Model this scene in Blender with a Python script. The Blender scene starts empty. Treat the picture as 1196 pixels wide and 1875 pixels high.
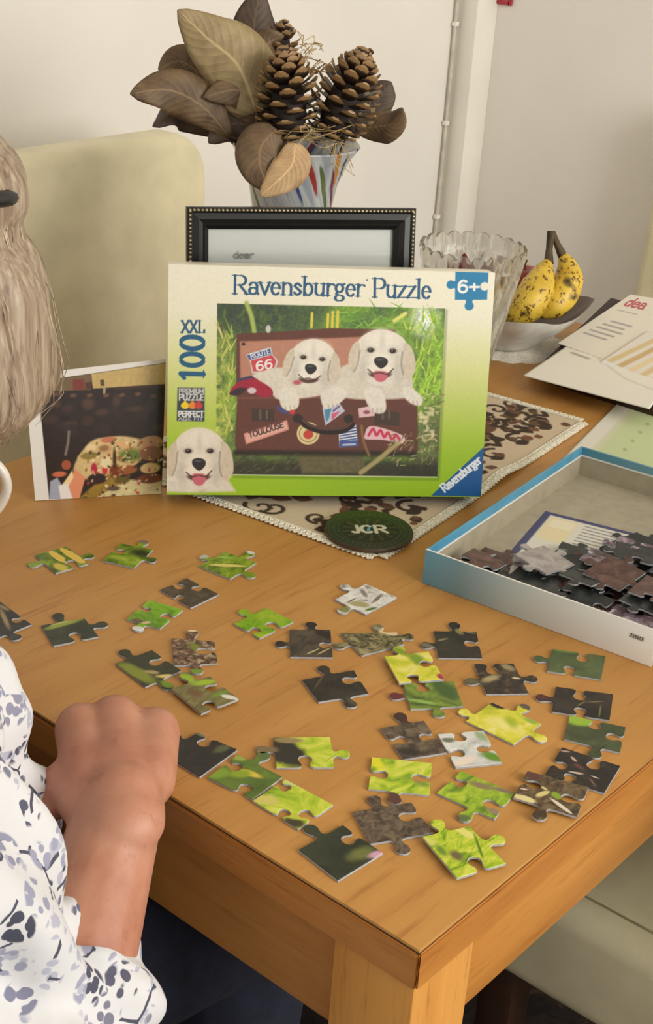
import bpy, bmesh, math, random
import numpy as np
from mathutils import Vector, Matrix
from mathutils.geometry import tessellate_polygon

rnd = random.Random(7)
nrng = np.random.default_rng(11)
SC = bpy.context.scene
COL = SC.collection
T = 0.76                      # height of the table top above the floor
PI = math.pi

# ------------------------------------------------------------------ camera
FPX = 2653.7                  # focal length in pixels of the 1196 x 1875 frame
IMW, IMH = 1196, 1875
CAM_LOC = Vector((-0.6027, -0.3860, 0.6415 + T))
CAM_ROT = (Matrix.Rotation(math.radians(-51.0722), 3, 'Z')
           @ Matrix.Rotation(math.radians(90 - 25.4159), 3, 'X')
           @ Matrix.Rotation(math.radians(3.9624), 3, 'Z'))
cam = bpy.data.cameras.new('camera')
cam.sensor_fit = 'VERTICAL'; cam.sensor_height = 36.0
cam.lens = FPX / IMH * 36.0
cam.clip_start = 0.02
cam_o = bpy.data.objects.new('camera', cam); COL.objects.link(cam_o)
cam_o.matrix_world = Matrix.Translation(CAM_LOC) @ CAM_ROT.to_4x4()
SC.camera = cam_o

# ------------------------------------------------------------------ world, window light, exposure
def lin(c):
    return tuple(((v / 255) / 12.92 if v / 255 <= .04045 else ((v / 255 + .055) / 1.055) ** 2.4) for v in c)
world = bpy.data.worlds.new('world'); SC.world = world; world.use_nodes = True
wb = world.node_tree.nodes['Background']
wb.inputs[0].default_value = (1.0, 0.975, 0.925, 1); wb.inputs[1].default_value = 0.72
def area(name, loc, target, sx, sy, power, col):
    l = bpy.data.lights.new(name, 'AREA'); l.shape = 'RECTANGLE'; l.size = sx; l.size_y = sy; l.energy = power; l.color = col
    o = bpy.data.objects.new(name, l); COL.objects.link(o); o.location = loc
    o.rotation_euler = (Vector(target) - Vector(loc)).to_track_quat('-Z', 'Y').to_euler(); return o
area('window_daylight', (0.55, -2.4, 1.8), (0.7, 0.6, 0.8), 1.7, 1.4, 60, (1.0, 0.98, 0.94))
SC.view_settings.view_transform = 'Standard'; SC.view_settings.look = 'None'
SC.view_settings.gamma = 1.0; SC.view_settings.exposure = 0.2
SC.view_settings.use_curve_mapping = False

# ------------------------------------------------------------------ helpers
def ray(px, py):
    return CAM_ROT @ Vector(((px - IMW / 2) / FPX, -(py - IMH / 2) / FPX, -1.0))
def onz(px, py, z=0.0):       # point of the photograph on a level z above the table top
    d = ray(px, py); t = (z + T - CAM_LOC.z) / d.z; return CAM_LOC + d * t
def at(px, py, dist):         # point of the photograph at a distance from the camera
    d = ray(px, py).normalized(); return CAM_LOC + d * dist
def W(x, y, z):               # table coordinates to world
    return Vector((x, y, z + T))

def link(name, me, mat=None, parent=None, loc=None):
    o = bpy.data.objects.new(name, me); COL.objects.link(o)
    if mat is not None:
        for m in (mat if isinstance(mat, (list, tuple)) else [mat]):
            me.materials.append(m)
    if parent is not None: o.parent = parent
    if loc is not None: o.location = loc
    return o
def tag(o, label, cat, group=None, kind=None):
    o['label'] = label; o['category'] = cat
    if group: o['group'] = group
    if kind: o['kind'] = kind
    return o
def struct(o, label=None):
    o['kind'] = 'structure'
    if label: o['label'] = label
    return o
def empty(name, loc=(0, 0, 0), rz=0.0):
    o = bpy.data.objects.new(name, None); COL.objects.link(o); o.location = loc; o.rotation_euler = (0, 0, rz)
    o.empty_display_size = .05; return o
def mesh_bm(bm, name, smooth=None):
    me = bpy.data.meshes.new(name); bm.normal_update(); bm.to_mesh(me); bm.free()
    if smooth is not None:
        me.polygons.foreach_set('use_smooth', [True] * len(me.polygons))
        if smooth < 180: me.set_sharp_from_angle(angle=math.radians(smooth))
    return me
def mesh_py(name, v, f, smooth=None):
    me = bpy.data.meshes.new(name); me.from_pydata([tuple(p) for p in v], [], f); me.update()
    if smooth is not None:
        me.polygons.foreach_set('use_smooth', [True] * len(me.polygons))
        if smooth < 180: me.set_sharp_from_angle(angle=math.radians(smooth))
    return me
def rbox(x0, x1, y0, y1, z0, z1, bev=0.0, seg=2, name='box'):
    bm = bmesh.new(); bmesh.ops.create_cube(bm, size=1)
    for v in bm.verts:
        v.co = Vector(((x0 + x1) / 2 + v.co.x * (x1 - x0), (y0 + y1) / 2 + v.co.y * (y1 - y0), (z0 + z1) / 2 + v.co.z * (z1 - z0)))
    if bev: bmesh.ops.bevel(bm, geom=bm.edges[:], offset=bev, segments=seg, profile=.5, affect='EDGES', clamp_overlap=True)
    return mesh_bm(bm, name, 40 if bev else None)
def tube(pts, rad, n=8, cap=True, name='tube', closed=False):
    pts = [Vector(p) for p in pts]; m = len(pts)
    rs = rad if isinstance(rad, (list, tuple)) else [rad] * m
    v = []; f = []; up = None
    for i, p in enumerate(pts):
        if closed: d = (pts[(i + 1) % m] - pts[i - 1])
        else: d = (pts[min(i + 1, m - 1)] - pts[max(i - 1, 0)])
        d.normalize()
        if up is None: up = Vector((0, 0, 1)) if abs(d.z) < .9 else Vector((1, 0, 0))
        a = d.cross(up).normalized(); b = a.cross(d).normalized(); up = b
        for k in range(n):
            t = 2 * PI * k / n; v.append(p + (a * math.cos(t) + b * math.sin(t)) * rs[i])
    for i in range(m if closed else m - 1):
        for k in range(n):
            j = (i + 1) % m
            f.append((i * n + k, j * n + k, j * n + (k + 1) % n, i * n + (k + 1) % n))
    if cap and not closed:
        f.append(tuple(range(n))); f.append(tuple(range((m - 1) * n, m * n))[::-1])
    return v, f
def tube_me(pts, rad, n=8, name='tube', closed=False, smooth=60):
    v, f = tube(pts, rad, n, True, name, closed)
    me = mesh_py(name, v, f, smooth); return me
def lathe(prof, n=48, name='lathe', smooth=50, closed_prof=False):
    v = []; f = []; m = len(prof)
    for r, z in prof:
        for k in range(n):
            t = 2 * PI * k / n; v.append((r * math.cos(t), r * math.sin(t), z))
    for i in range(m if closed_prof else m - 1):
        j = (i + 1) % m
        for k in range(n):
            f.append((i * n + k, i * n + (k + 1) % n, j * n + (k + 1) % n, j * n + k))
    if not closed_prof:
        if prof[0][0] > 1e-5: f.append(tuple(range(n))[::-1])
        if prof[-1][0] > 1e-5: f.append(tuple(range((m - 1) * n, m * n)))
    me = mesh_py(name, v, f, smooth)
    bm = bmesh.new(); bm.from_mesh(me); bmesh.ops.remove_doubles(bm, verts=bm.verts[:], dist=1e-6); bmesh.ops.recalc_face_normals(bm, faces=bm.faces[:]); bm.to_mesh(me); bm.free()
    return me
def crom(pts, n=6, closed=False):
    P = [np.array(p, float) for p in pts]; m = len(P); out = []
    for i in range(m if closed else m - 1):
        p0 = P[(i - 1) % m] if closed or i > 0 else P[0] * 2 - P[1]
        p1 = P[i]; p2 = P[(i + 1) % m]
        p3 = P[(i + 2) % m] if closed or i + 2 < m else p2 * 2 - p1
        for k in range(n):
            t = k / n
            out.append(.5 * (2 * p1 + (p2 - p0) * t + (2 * p0 - 5 * p1 + 4 * p2 - p3) * t * t + (3 * p1 - p0 - 3 * p2 + p3) * t ** 3))
    if not closed: out.append(P[-1])
    return out
def join_parts(lst):
    v = []; f = []
    for a, b in lst:
        o = len(v); v += list(a); f += [tuple(i + o for i in q) for q in b]
    return v, f

# ------------------------------------------------------------------ materials
class NT:
    def __init__(s, name):
        s.m = bpy.data.materials.new(name); s.m.use_nodes = True; s.t = s.m.node_tree; s.t.nodes.clear()
        s.out = s.n('ShaderNodeOutputMaterial'); s.p = s.n('ShaderNodeBsdfPrincipled'); s.l(s.p.outputs[0], s.out.inputs[0])
    def n(s, t, **k):
        x = s.t.nodes.new(t)
        for a, b in k.items(): setattr(x, a, b)
        return x
    def l(s, a, b): s.t.links.new(a, b)
    def coord(s, kind='Object', scale=(1, 1, 1), rot=(0, 0, 0), loc=(0, 0, 0)):
        c = s.n('ShaderNodeTexCoord'); m = s.n('ShaderNodeMapping')
        m.inputs['Scale'].default_value = scale; m.inputs['Rotation'].default_value = rot; m.inputs['Location'].default_value = loc
        s.l(c.outputs[kind], m.inputs[0]); return m.outputs[0]
    def noise(s, vec, scale, detail=4, rough=.55, dist=0):
        x = s.n('ShaderNodeTexNoise'); x.inputs['Scale'].default_value = scale; x.inputs['Detail'].default_value = detail
        x.inputs['Roughness'].default_value = rough; x.inputs['Distortion'].default_value = dist
        s.l(vec, x.inputs['Vector']); return x.outputs['Fac']
    def ramp(s, fac, stops):
        r = s.n('ShaderNodeValToRGB'); e = r.color_ramp.elements
        while len(e) < len(stops): e.new(.5)
        for k, (p, c) in enumerate(stops):
            e[k].position = p; e[k].color = (*lin(c), 1)
        s.l(fac, r.inputs[0]); return r.outputs[0]
    def mix(s, fac, a, b, blend='MIX'):
        x = s.n('ShaderNodeMix', data_type='RGBA', blend_type=blend)
        for inp, v in ((x.inputs[0], fac), (x.inputs[6], a), (x.inputs[7], b)):
            if isinstance(v, (int, float)): inp.default_value = v
            elif isinstance(v, tuple): inp.default_value = (*lin(v), 1)
            else: s.l(v, inp)
        return x.outputs[2]
    def math(s, op, a, b=None, c=None):
        x = s.n('ShaderNodeMath', operation=op)
        for i, v in enumerate((a, b, c)):
            if v is None: continue
            if isinstance(v, (int, float)): x.inputs[i].default_value = v
            else: s.l(v, x.inputs[i])
        return x.outputs[0]
    def smooth(s, v, a, b, lo=0., hi=1.):
        x = s.n('ShaderNodeMapRange', interpolation_type='SMOOTHSTEP'); s.l(v, x.inputs[0])
        for i, q in enumerate((a, b, lo, hi)): x.inputs[i + 1].default_value = q
        return x.outputs[0]
    def base(s, c):
        if isinstance(c, tuple): s.p.inputs['Base Color'].default_value = (*lin(c), 1)
        else: s.l(c, s.p.inputs['Base Color'])
        return s
    def bump(s, h, strength=.3, dist=.001):
        b = s.n('ShaderNodeBump'); b.inputs['Strength'].default_value = strength; b.inputs['Distance'].default_value = dist
        s.l(h, b.inputs['Height']); s.l(b.outputs[0], s.p.inputs['Normal']); return s
    def set(s, **k):
        for a, b in k.items(): s.p.inputs[a.replace('_', ' ')].default_value = b
        return s
def plain(name, c, rough=.6, var=.06, scale=30, bump=0., bscale=200, **k):
    t = NT(name); v = t.coord()
    n = t.noise(v, scale)
    d = tuple(max(0, x * (1 - var * 2)) for x in c); u = tuple(min(255, x * (1 + var)) for x in c)
    t.base(t.ramp(n, [(.3, d), (.7, u)])).set(Roughness=rough, **k)
    if bump: t.bump(t.noise(v, bscale, 3), bump, .0015)
    return t.m
def vcol_mat(name, rough=.4, coat=0., bump=0., bscale=400, **k):
    t = NT(name); a = t.n('ShaderNodeVertexColor'); a.layer_name = 'print'; t.base(a.outputs[0]).set(Roughness=rough, **k)
    if coat: t.set(Coat_Weight=coat, Coat_Roughness=.15)
    if bump: t.bump(t.noise(t.coord(), bscale, 3), bump, .001)
    return t.m
def wood(name, axis, lo, mid, hi, scale=1.0, rough=.42, seed=0.0):
    t = NT(name)
    st = {'x': (1.2, 16, 16), 'y': (16, 1.2, 16), 'z': (16, 16, 1.2)}[axis]
    st = tuple(q * scale for q in st)
    v = t.coord(scale=st, loc=(seed, seed * 1.7, seed * .6))
    big = t.noise(v, 1.4, 5, .6, .6)
    st2 = tuple(q * 5 for q in st); v2 = t.coord(scale=st2, loc=(seed, 0, seed))
    fine = t.noise(v2, 1.6, 6, .7, .3)
    c = t.ramp(big, [(.2, lo), (.5, mid), (.85, hi)])
    g = t.ramp(fine, [(.30, (168, 128, 84)), (.44, (240, 234, 224)), (.8, (255, 255, 255))])
    c = t.mix(.5, c, g, 'MULTIPLY')
    t.base(c).set(Roughness=rough); t.p.inputs['Specular IOR Level'].default_value = .4
    t.bump(fine, .16, .0006); return t.m
M = {}
M['wall'] = plain('wall_paint', (235, 230, 221), .85, .012, 3, .08, 120)
M['wall2'] = plain('wall_paint_side', (238, 232, 223), .85, .012, 3, .08, 120)
M['ceil'] = plain('ceiling_paint', (236, 232, 222), .9, .01, 3)
M['trunk'] = plain('white_plastic', (238, 233, 220), .4, .01, 8)
OAK = ((178, 126, 62), (190, 138, 72), (200, 150, 84))
M['oak_top'] = wood('oak_veneer_top', 'x', *OAK, seed=.3)
M['oak_x'] = wood('oak_along_x', 'x', (166, 104, 44), (194, 132, 62), (212, 150, 80), 1.3, seed=2.1)
M['oak_y'] = wood('oak_along_y', 'y', (158, 98, 42), (184, 122, 58), (202, 142, 74), 1.3, seed=4.7)
M['oak_z'] = wood('oak_leg', 'z', (182, 122, 54), (204, 144, 70), (216, 158, 84), 1.2, seed=5.5)
M['joint'] = plain('dark_joint', (70, 42, 20), .8)
M['leather'] = plain('cream_leather', (224, 214, 178), .36, .03, 12, .12, 260)
M['stitch'] = plain('leather_stitching', (150, 140, 104), .6)
M['darkwood'] = wood('dark_wood', 'z', (40, 24, 16), (58, 36, 24), (74, 48, 32), 1)
M['black'] = plain('black_lacquer', (26, 25, 25), .32, .05)
M['gold'] = plain('antique_gold', (196, 178, 138), .32, .1, 200, Metallic=.8)
M['paper'] = plain('white_paper', (232, 230, 222), .7, .01)
M['board'] = plain('grey_cardboard', (176, 166, 144), .85, .03, 60)
M['boardedge'] = plain('cut_cardboard', (168, 170, 172), .8, .05, 300)

# ------------------------------------------------------------------ room
def build_room():
    t = NT('patterned_carpet'); v = t.coord(scale=(1, 1, 1))
    vo = t.n('ShaderNodeTexVoronoi'); vo.inputs['Scale'].default_value = 9; t.l(v, vo.inputs['Vector'])
    d = t.noise(v, 16, 5, .6, 2.2)
    c = t.mix(t.smooth(d, .52, .58), (46, 33, 25), (24, 18, 15))
    c = t.mix(t.smooth(t.noise(v, 8, 3, .5, 3), .6, .64), c, (72, 54, 38))
    t.base(c).set(Roughness=.95).bump(t.noise(v, 900, 2), .6, .003)
    struct(link('floor', rbox(-2.2, 2.0, -2.6, 1.45, -.06, 0), t.m), 'dark brown patterned carpet')
    struct(link('wall_back', rbox(-2.2, 1.87, 1.25, 1.35, 0, 2.45), M['wall']), 'cream painted wall behind the vase')
    struct(link('wall_right', rbox(1.77, 1.87, -2.6, 1.25, 0, 2.45), M['wall2']), 'cream painted side wall')
    struct(link('ceiling', rbox(-2.2, 1.87, -2.6, 1.35, 2.45, 2.5), M['ceil']), 'white ceiling')
    struct(link('baseboard_back', rbox(-2.2, 1.77, 1.235, 1.25, 0, .1, .003), M['trunk']))
    struct(link('baseboard_right', rbox(1.755, 1.77, -2.6, 1.235, 0, .1, .003), M['trunk']))
    # boxed-in pipe in the room corner
    struct(link('trim_1', rbox(1.705, 1.77, 1.205, 1.25, .1, 2.45, .002), M['trunk']), 'white boxed pipe trunking in the corner')
    cb = empty('wall_cable', (1.693, 1.2435, 0)); tag(cb, 'thin white cable clipped to the wall beside the corner trunking', 'cable')
    pts = [(0.0008 * math.sin(z * 9), 0, z) for z in np.linspace(.1, 2.4, 40)]
    link('cord', tube_me(pts, .0032, 8), plain('cable_sheath', (205, 198, 182), .5), cb)
    for z in (.5, .72, .9, 1.08, 1.26, 1.44, 1.7, 1.95):
        link('cable_clip', rbox(-.006, .006, -.005, .0045, z - .004, z + .004, .001), M['trunk'], cb)
    # red framed socket plate on the side wall
    p = onx(921, 0, 1.768)
    s = empty('wall_sign', (1.7695, p.y, p.z)); tag(s, 'small red framed square sign on the side wall', 'sign')
    w = .038
    bm = bmesh.new()
    link('backing', rbox(-.003, 0, -w / 2, w / 2, .0, w, .001), M['trunk'], s)
    red = plain('red_plastic', (178, 48, 62), .4)
    for a in ((-w / 2, w / 2, -.003, .006), (-w / 2, w / 2, w - .006, w + .003), (-w / 2 - .003, -w / 2 + .006, -.003, w + .003), (w / 2 - .006, w / 2 + .003, -.003, w + .003)):
        link('border', rbox(-.006, 0, a[0], a[1], a[2], a[3], .002), red, s)
    s.location.z -= .005
def onx(px, py, x):
    d = ray(px, py); t = (x - CAM_LOC.x) / d.x; return CAM_LOC + d * t
build_room()

# ------------------------------------------------------------------ table
TX, TY = 1.22, 0.775
def build_table():
    r = empty('dining_table', (0, 0, 0)); tag(r, 'oak dining table with square legs and a deep apron', 'table')
    def prism(pts, z0, z1):
        n = len(pts); v = [(x, y, z0 + T) for x, y in pts] + [(x, y, z1 + T) for x, y in pts]
        f = [tuple(range(n))[::-1], tuple(range(n, 2 * n))] + [(i, (i + 1) % n, n + (i + 1) % n, n + i) for i in range(n)]
        bm = bmesh.new(); bmv = [bm.verts.new(p) for p in v]
        for q in f: bm.faces.new([bmv[i] for i in q])
        bmesh.ops.recalc_face_normals(bm, faces=bm.faces[:])
        bmesh.ops.bevel(bm, geom=bm.edges[:], offset=.0014, segments=2, affect='EDGES')
        return mesh_bm(bm, 'board', 40)
    e = .0
    link('tabletop', rbox(e + .0012, TX - .0012, .0012, TY - .0012, T - .003, T, .0008), M['oak_top'], r)
    link('joint_line', rbox(.0016, TX - .0016, .0016, TY - .0016, T - .0045, T - .003), M['joint'], r)
    b = .03
    g = .0004
    link('edge_board', prism([(0, g), (0, TY - g), (b, TY - b), (b, b)], -.034, -.0042), M['oak_y'], r)
    link('edge_board', prism([(TX, g), (TX - b, b), (TX - b, TY - b), (TX, TY - g)], -.034, -.0042), M['oak_y'], r)
    link('edge_board', prism([(g, 0), (b, b), (TX - b, b), (TX - g, 0)], -.034, -.0042), M['oak_x'], r)
    link('edge_board', prism([(g, TY), (TX - g, TY), (TX - b, TY - b), (b, TY - b)], -.034, -.0042), M['oak_x'], r)
    L = .068; i = .0032; a = .0235
    for x0 in (i, TX - i - L):
        for y0 in (i, TY - i - L):
            link('leg', rbox(x0, x0 + L, y0, y0 + L, 0, T - .0345, .002), M['oak_z'], r)
    for x0 in (a, TX - a - .02):
        link('apron', rbox(x0, x0 + .02, i + L, TY - i - L, T - .135, T - .0345, .0015), M['oak_y'], r)
    for y0 in (a, TY - a - .02):
        link('apron', rbox(i + L, TX - i - L, y0, y0 + .02, T - .135, T - .0345, .0015), M['oak_x'], r)
build_table()

# ------------------------------------------------------------------ chairs
def chair(label, loc, rz, top=1.01, first=[None]):
    """upholstered chair; faces +y, its seat centre over the origin"""
    r = empty('dining_chair', loc, rz); tag(r, label, 'chair', 'cream leather dining chairs')
    w = .225; sd = .22
    if first[0] is None:
        P = []
        bm = bmesh.new(); bmesh.ops.create_cube(bm, size=1)
        for v in bm.verts: v.co = Vector((v.co.x * 2 * w, v.co.y * 2 * sd, .42 + v.co.z * .12))
        bmesh.ops.bevel(bm, geom=bm.edges[:], offset=.022, segments=5, profile=.5, affect='EDGES')
        bmesh.ops.subdivide_edges(bm, edges=[e for e in bm.edges if e.calc_length() > .1], cuts=10, use_grid_fill=True)
        for v in bm.verts:
            if v.co.z > .44:
                q = max(0, 1 - (v.co.x / w) ** 2) * max(0, 1 - (v.co.y / sd) ** 2); v.co.z += .012 * q
        P.append(('seat', mesh_bm(bm, 'seat', 50), M['leather']))
        # backrest: a rounded slab that leans back a little, with softly rounded top corners
        out = []
        R = .06
        for cx, a0 in ((w - R, 0), (-w + R, 90)):
            for k in range(9):
                t = math.radians(a0 + k * 90 / 8); out.append((cx + R * math.cos(t), top - .36 - R + R * math.sin(t)))
        out += [(-w, .0), (w, .0)]
        bm = bmesh.new(); ring = [bm.verts.new((x, 0, z + .36)) for x, z in out]
        fc = bm.faces.new(ring); ex = bmesh.ops.extrude_face_region(bm, geom=[fc])
        bmesh.ops.translate(bm, verts=[v for v in ex['geom'] if isinstance(v, bmesh.types.BMVert)], vec=(0, -.06, 0))
        bmesh.ops.recalc_face_normals(bm, faces=bm.faces[:])
        bmesh.ops.bevel(bm, geom=[e for e in bm.edges if abs(e.verts[0].co.y - e.verts[1].co.y) < .01], offset=.016, segments=4, profile=.5, affect='EDGES')
        for v in bm.verts:
            v.co.y += -sd + .005 - (v.co.z - .36) * .05
        P.append(('backrest', mesh_bm(bm, 'backrest', 50), M['leather']))
        # stitched seam running round the seat, just inside its edge
        pts = []
        for cx, cy, a0 in ((w - .05, sd - .05, 0), (-w + .05, sd - .05, 90), (-w + .05, -sd + .05, 180), (w - .05, -sd + .05, 270)):
            for k in range(5):
                t = math.radians(a0 + k * 22.5); pts.append((cx + .02 * math.cos(t), cy + .02 * math.sin(t), .4815))
        dense = [Vector(pts[i]).lerp(Vector(pts[(i + 1) % len(pts)]), k / 8) for i in range(len(pts)) for k in range(8)]
        for p in dense:
            q = max(0, 1 - (p.x / w) ** 2) * max(0, 1 - (p.y / sd) ** 2); p.z = .4802 + .012 * q
        P.append(('seam', tube_me(dense, .0013, 5, closed=True), M['stitch']))
        for sx in (-1, 1):
            for sy in (-1, 1):
                P.append(('leg', rbox(sx * (w - .03) - .02, sx * (w - .03) + .02, sy * (sd - .03) - .02, sy * (sd - .03) + .02, 0, .362, .003), M['darkwood']))
        first[0] = [(n, link(n, me, m, r)) for n, me, m in P]
    else:
        for n, o in first[0]:
            c = o.copy(); COL.objects.link(c); c.parent = r
    return r
chair('cream leather chair with its tall back behind the photo print', (.615, 1.0 - .215, 0), PI)
chair('cream leather chair whose glossy seat is pushed under the near table side', (.63, -.02, 0), 0)
chair('cream leather chair at the far table end beside the papers', (1.66 - .215, .565, 0), PI / 2)
chair('cream leather chair on which the person in the floral blouse sits', (-.255, .385, 0), -PI / 2)

# ------------------------------------------------------------------ painter for flat print (vertex colours on a fine grid)
class Cv:
    """a small raster painter; x to the right, y down; sRGB 0..255"""
    def __init__(s, w, h, col=(255, 255, 255)):
        s.w, s.h = w, h; s.a = np.zeros((h, w, 3), np.float32) + np.array(col, np.float32)
    def win(s, x0, y0, x1, y1, pad=3):
        x0 = max(0, int(x0 - pad)); y0 = max(0, int(y0 - pad)); x1 = min(s.w, int(x1 + pad) + 1); y1 = min(s.h, int(y1 + pad) + 1)
        if x1 <= x0 or y1 <= y0: return None
        yy, xx = np.mgrid[y0:y1, x0:x1].astype(np.float32); return slice(y0, y1), slice(x0, x1), xx, yy
    def put(s, sl, m, col):
        c = np.array(col, np.float32)
        m = np.clip(m, 0, 1)[..., None]
        s.a[sl[0], sl[1]] = s.a[sl[0], sl[1]] * (1 - m) + c * m
    def poly_mask(s, P, f):
        P = np.array(P, np.float32); w = s.win(*P.min(0), *P.max(0), pad=f + 2)
        if w is None: return None
        ys, xs, xx, yy = w; d = np.full(xx.shape, 1e9, np.float32); ins = np.zeros(xx.shape, bool)
        for i in range(len(P)):
            ax, ay = P[i]; bx, by = P[(i + 1) % len(P)]; dx, dy = bx - ax, by - ay; L = dx * dx + dy * dy + 1e-9
            t = np.clip(((xx - ax) * dx + (yy - ay) * dy) / L, 0, 1)
            d = np.minimum(d, (xx - ax - t * dx) ** 2 + (yy - ay - t * dy) ** 2)
            c = ((ay > yy) != (by > yy)) & (xx < (bx - ax) * (yy - ay) / (by - ay + 1e-9) + ax); ins ^= c
        sd = np.sqrt(d) * np.where(ins, 1, -1)
        return ys, xs, np.clip(sd / max(f, .6) + .5, 0, 1), xx, yy
    def poly(s, P, col, f=1., alpha=1., tex=0., smooth=False, seed=1):
        if smooth: P = crom(P, 5, True)
        r = s.poly_mask(P, f)
        if r is None: return
        ys, xs, m, xx, yy = r
        if tex:
            n = s.fbm(xx.shape, 5, seed); c = np.array(col, np.float32) * (1 + tex * (n[..., None] - .5) * 2)
        else: c = col
        s.put((ys, xs), m * alpha, c)
    def ell(s, cx, cy, rx, ry, col, rot=0., f=1., alpha=1.):
        R = max(rx, ry); w = s.win(cx - R, cy - R, cx + R, cy + R, pad=f + 2)
        if w is None: return
        ys, xs, xx, yy = w; c, q = math.cos(rot), math.sin(rot); u = (xx - cx) * c + (yy - cy) * q; v = -(xx - cx) * q + (yy - cy) * c
        k = np.sqrt((u / rx) ** 2 + (v / ry) ** 2); sd = (1 - k) * min(rx, ry)
        s.put((ys, xs), np.clip(sd / max(f, .6) + .5, 0, 1) * alpha, col)
    def stroke(s, P, wd, col, f=.9, alpha=1., smooth=False):
        if smooth: P = crom(P, 6)
        P = np.array(P, np.float32); wds = np.full(len(P), wd, np.float32) if np.isscalar(wd) else np.interp(np.linspace(0, 1, len(P)), np.linspace(0, 1, len(wd)), wd)
        w = s.win(*P.min(0), *P.max(0), pad=float(wds.max()) + 2)
        if w is None: return
        ys, xs, xx, yy = w; sd = np.full(xx.shape, -1e9, np.float32)
        for i in range(len(P) - 1):
            ax, ay = P[i]; dx, dy = P[i + 1] - P[i]; L = dx * dx + dy * dy + 1e-9
            t = np.clip(((xx - ax) * dx + (yy - ay) * dy) / L, 0, 1)
            sd = np.maximum(sd, (wds[i] + (wds[i + 1] - wds[i]) * t) / 2 - np.hypot(xx - ax - t * dx, yy - ay - t * dy))
        s.put((ys, xs), np.clip(sd / f + .5, 0, 1) * alpha, col)
    def fbm(s, shp, cell, seed, octv=3):
        r = np.random.default_rng(seed); out = np.zeros(shp, np.float32); amp = 1; tot = 0
        for o in range(octv):
            c = max(1., cell / 2 ** o); gh, gw = int(shp[0] / c) + 3, int(shp[1] / c) + 3; g = r.random((gh, gw)).astype(np.float32)
            y = np.arange(shp[0]) / c; x = np.arange(shp[1]) / c; yi = y.astype(int); xi = x.astype(int); fy = (y - yi)[:, None]; fx = (x - xi)[None]
            fy = fy * fy * (3 - 2 * fy); fx = fx * fx * (3 - 2 * fx)
            out += amp * ((g[yi][:, xi] * (1 - fx) + g[yi][:, xi + 1] * fx) * (1 - fy) + (g[yi + 1][:, xi] * (1 - fx) + g[yi + 1][:, xi + 1] * fx) * fy)
            tot += amp; amp *= .55
        return out / tot
    def lin(s):
        c = np.clip(s.a / 255, 0, 1); return np.where(c <= .04045, c / 12.92, ((c + .055) / 1.055) ** 2.4)
def print_mesh(name, cv, w, h, fn=None):
    """grid in the local xz plane, (0,0) at lower left, facing -y, carrying the canvas as colours"""
    X, Z = np.meshgrid(np.linspace(0, w, cv.w), np.linspace(h, 0, cv.h))
    co = np.stack([X, np.zeros_like(X), Z], -1).reshape(-1, 3) if fn is None else fn(X, Z).reshape(-1, 3)
    i = np.arange(cv.w * cv.h).reshape(cv.h, cv.w)
    q = np.stack([i[1:, :-1], i[1:, 1:], i[:-1, 1:], i[:-1, :-1]], -1).reshape(-1, 4)
    me = bpy.data.meshes.new(name); me.vertices.add(len(co)); me.vertices.foreach_set('co', co.ravel().astype(np.float32))
    me.loops.add(q.size); me.loops.foreach_set('vertex_index', q.ravel().astype(np.int32))
    me.polygons.add(len(q)); me.polygons.foreach_set('loop_start', np.arange(0, q.size, 4, dtype=np.int32)); me.polygons.foreach_set('loop_total', np.full(len(q), 4, np.int32))
    me.update(calc_edges=True)
    a = me.attributes.new('print', 'FLOAT_COLOR', 'POINT')
    c = np.ones((len(co), 4), np.float32); c[:, :3] = cv.lin().reshape(-1, 3); a.data.foreach_set('color', c.ravel())
    me.validate(); return me
def homog(src, dst):
    A = []; B = []
    for (x, y), (u, v) in zip(src, dst):
        A += [[x, y, 1, 0, 0, 0, -u * x, -u * y], [0, 0, 0, x, y, 1, -v * x, -v * y]]; B += [u, v]
    hh = np.append(np.linalg.solve(np.array(A, float), np.array(B, float)), 1).reshape(3, 3)
    def f(x, y):
        q = hh @ np.array([x, y, 1.]); return np.array([q[0] / q[2], q[1] / q[2]])
    return f
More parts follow.
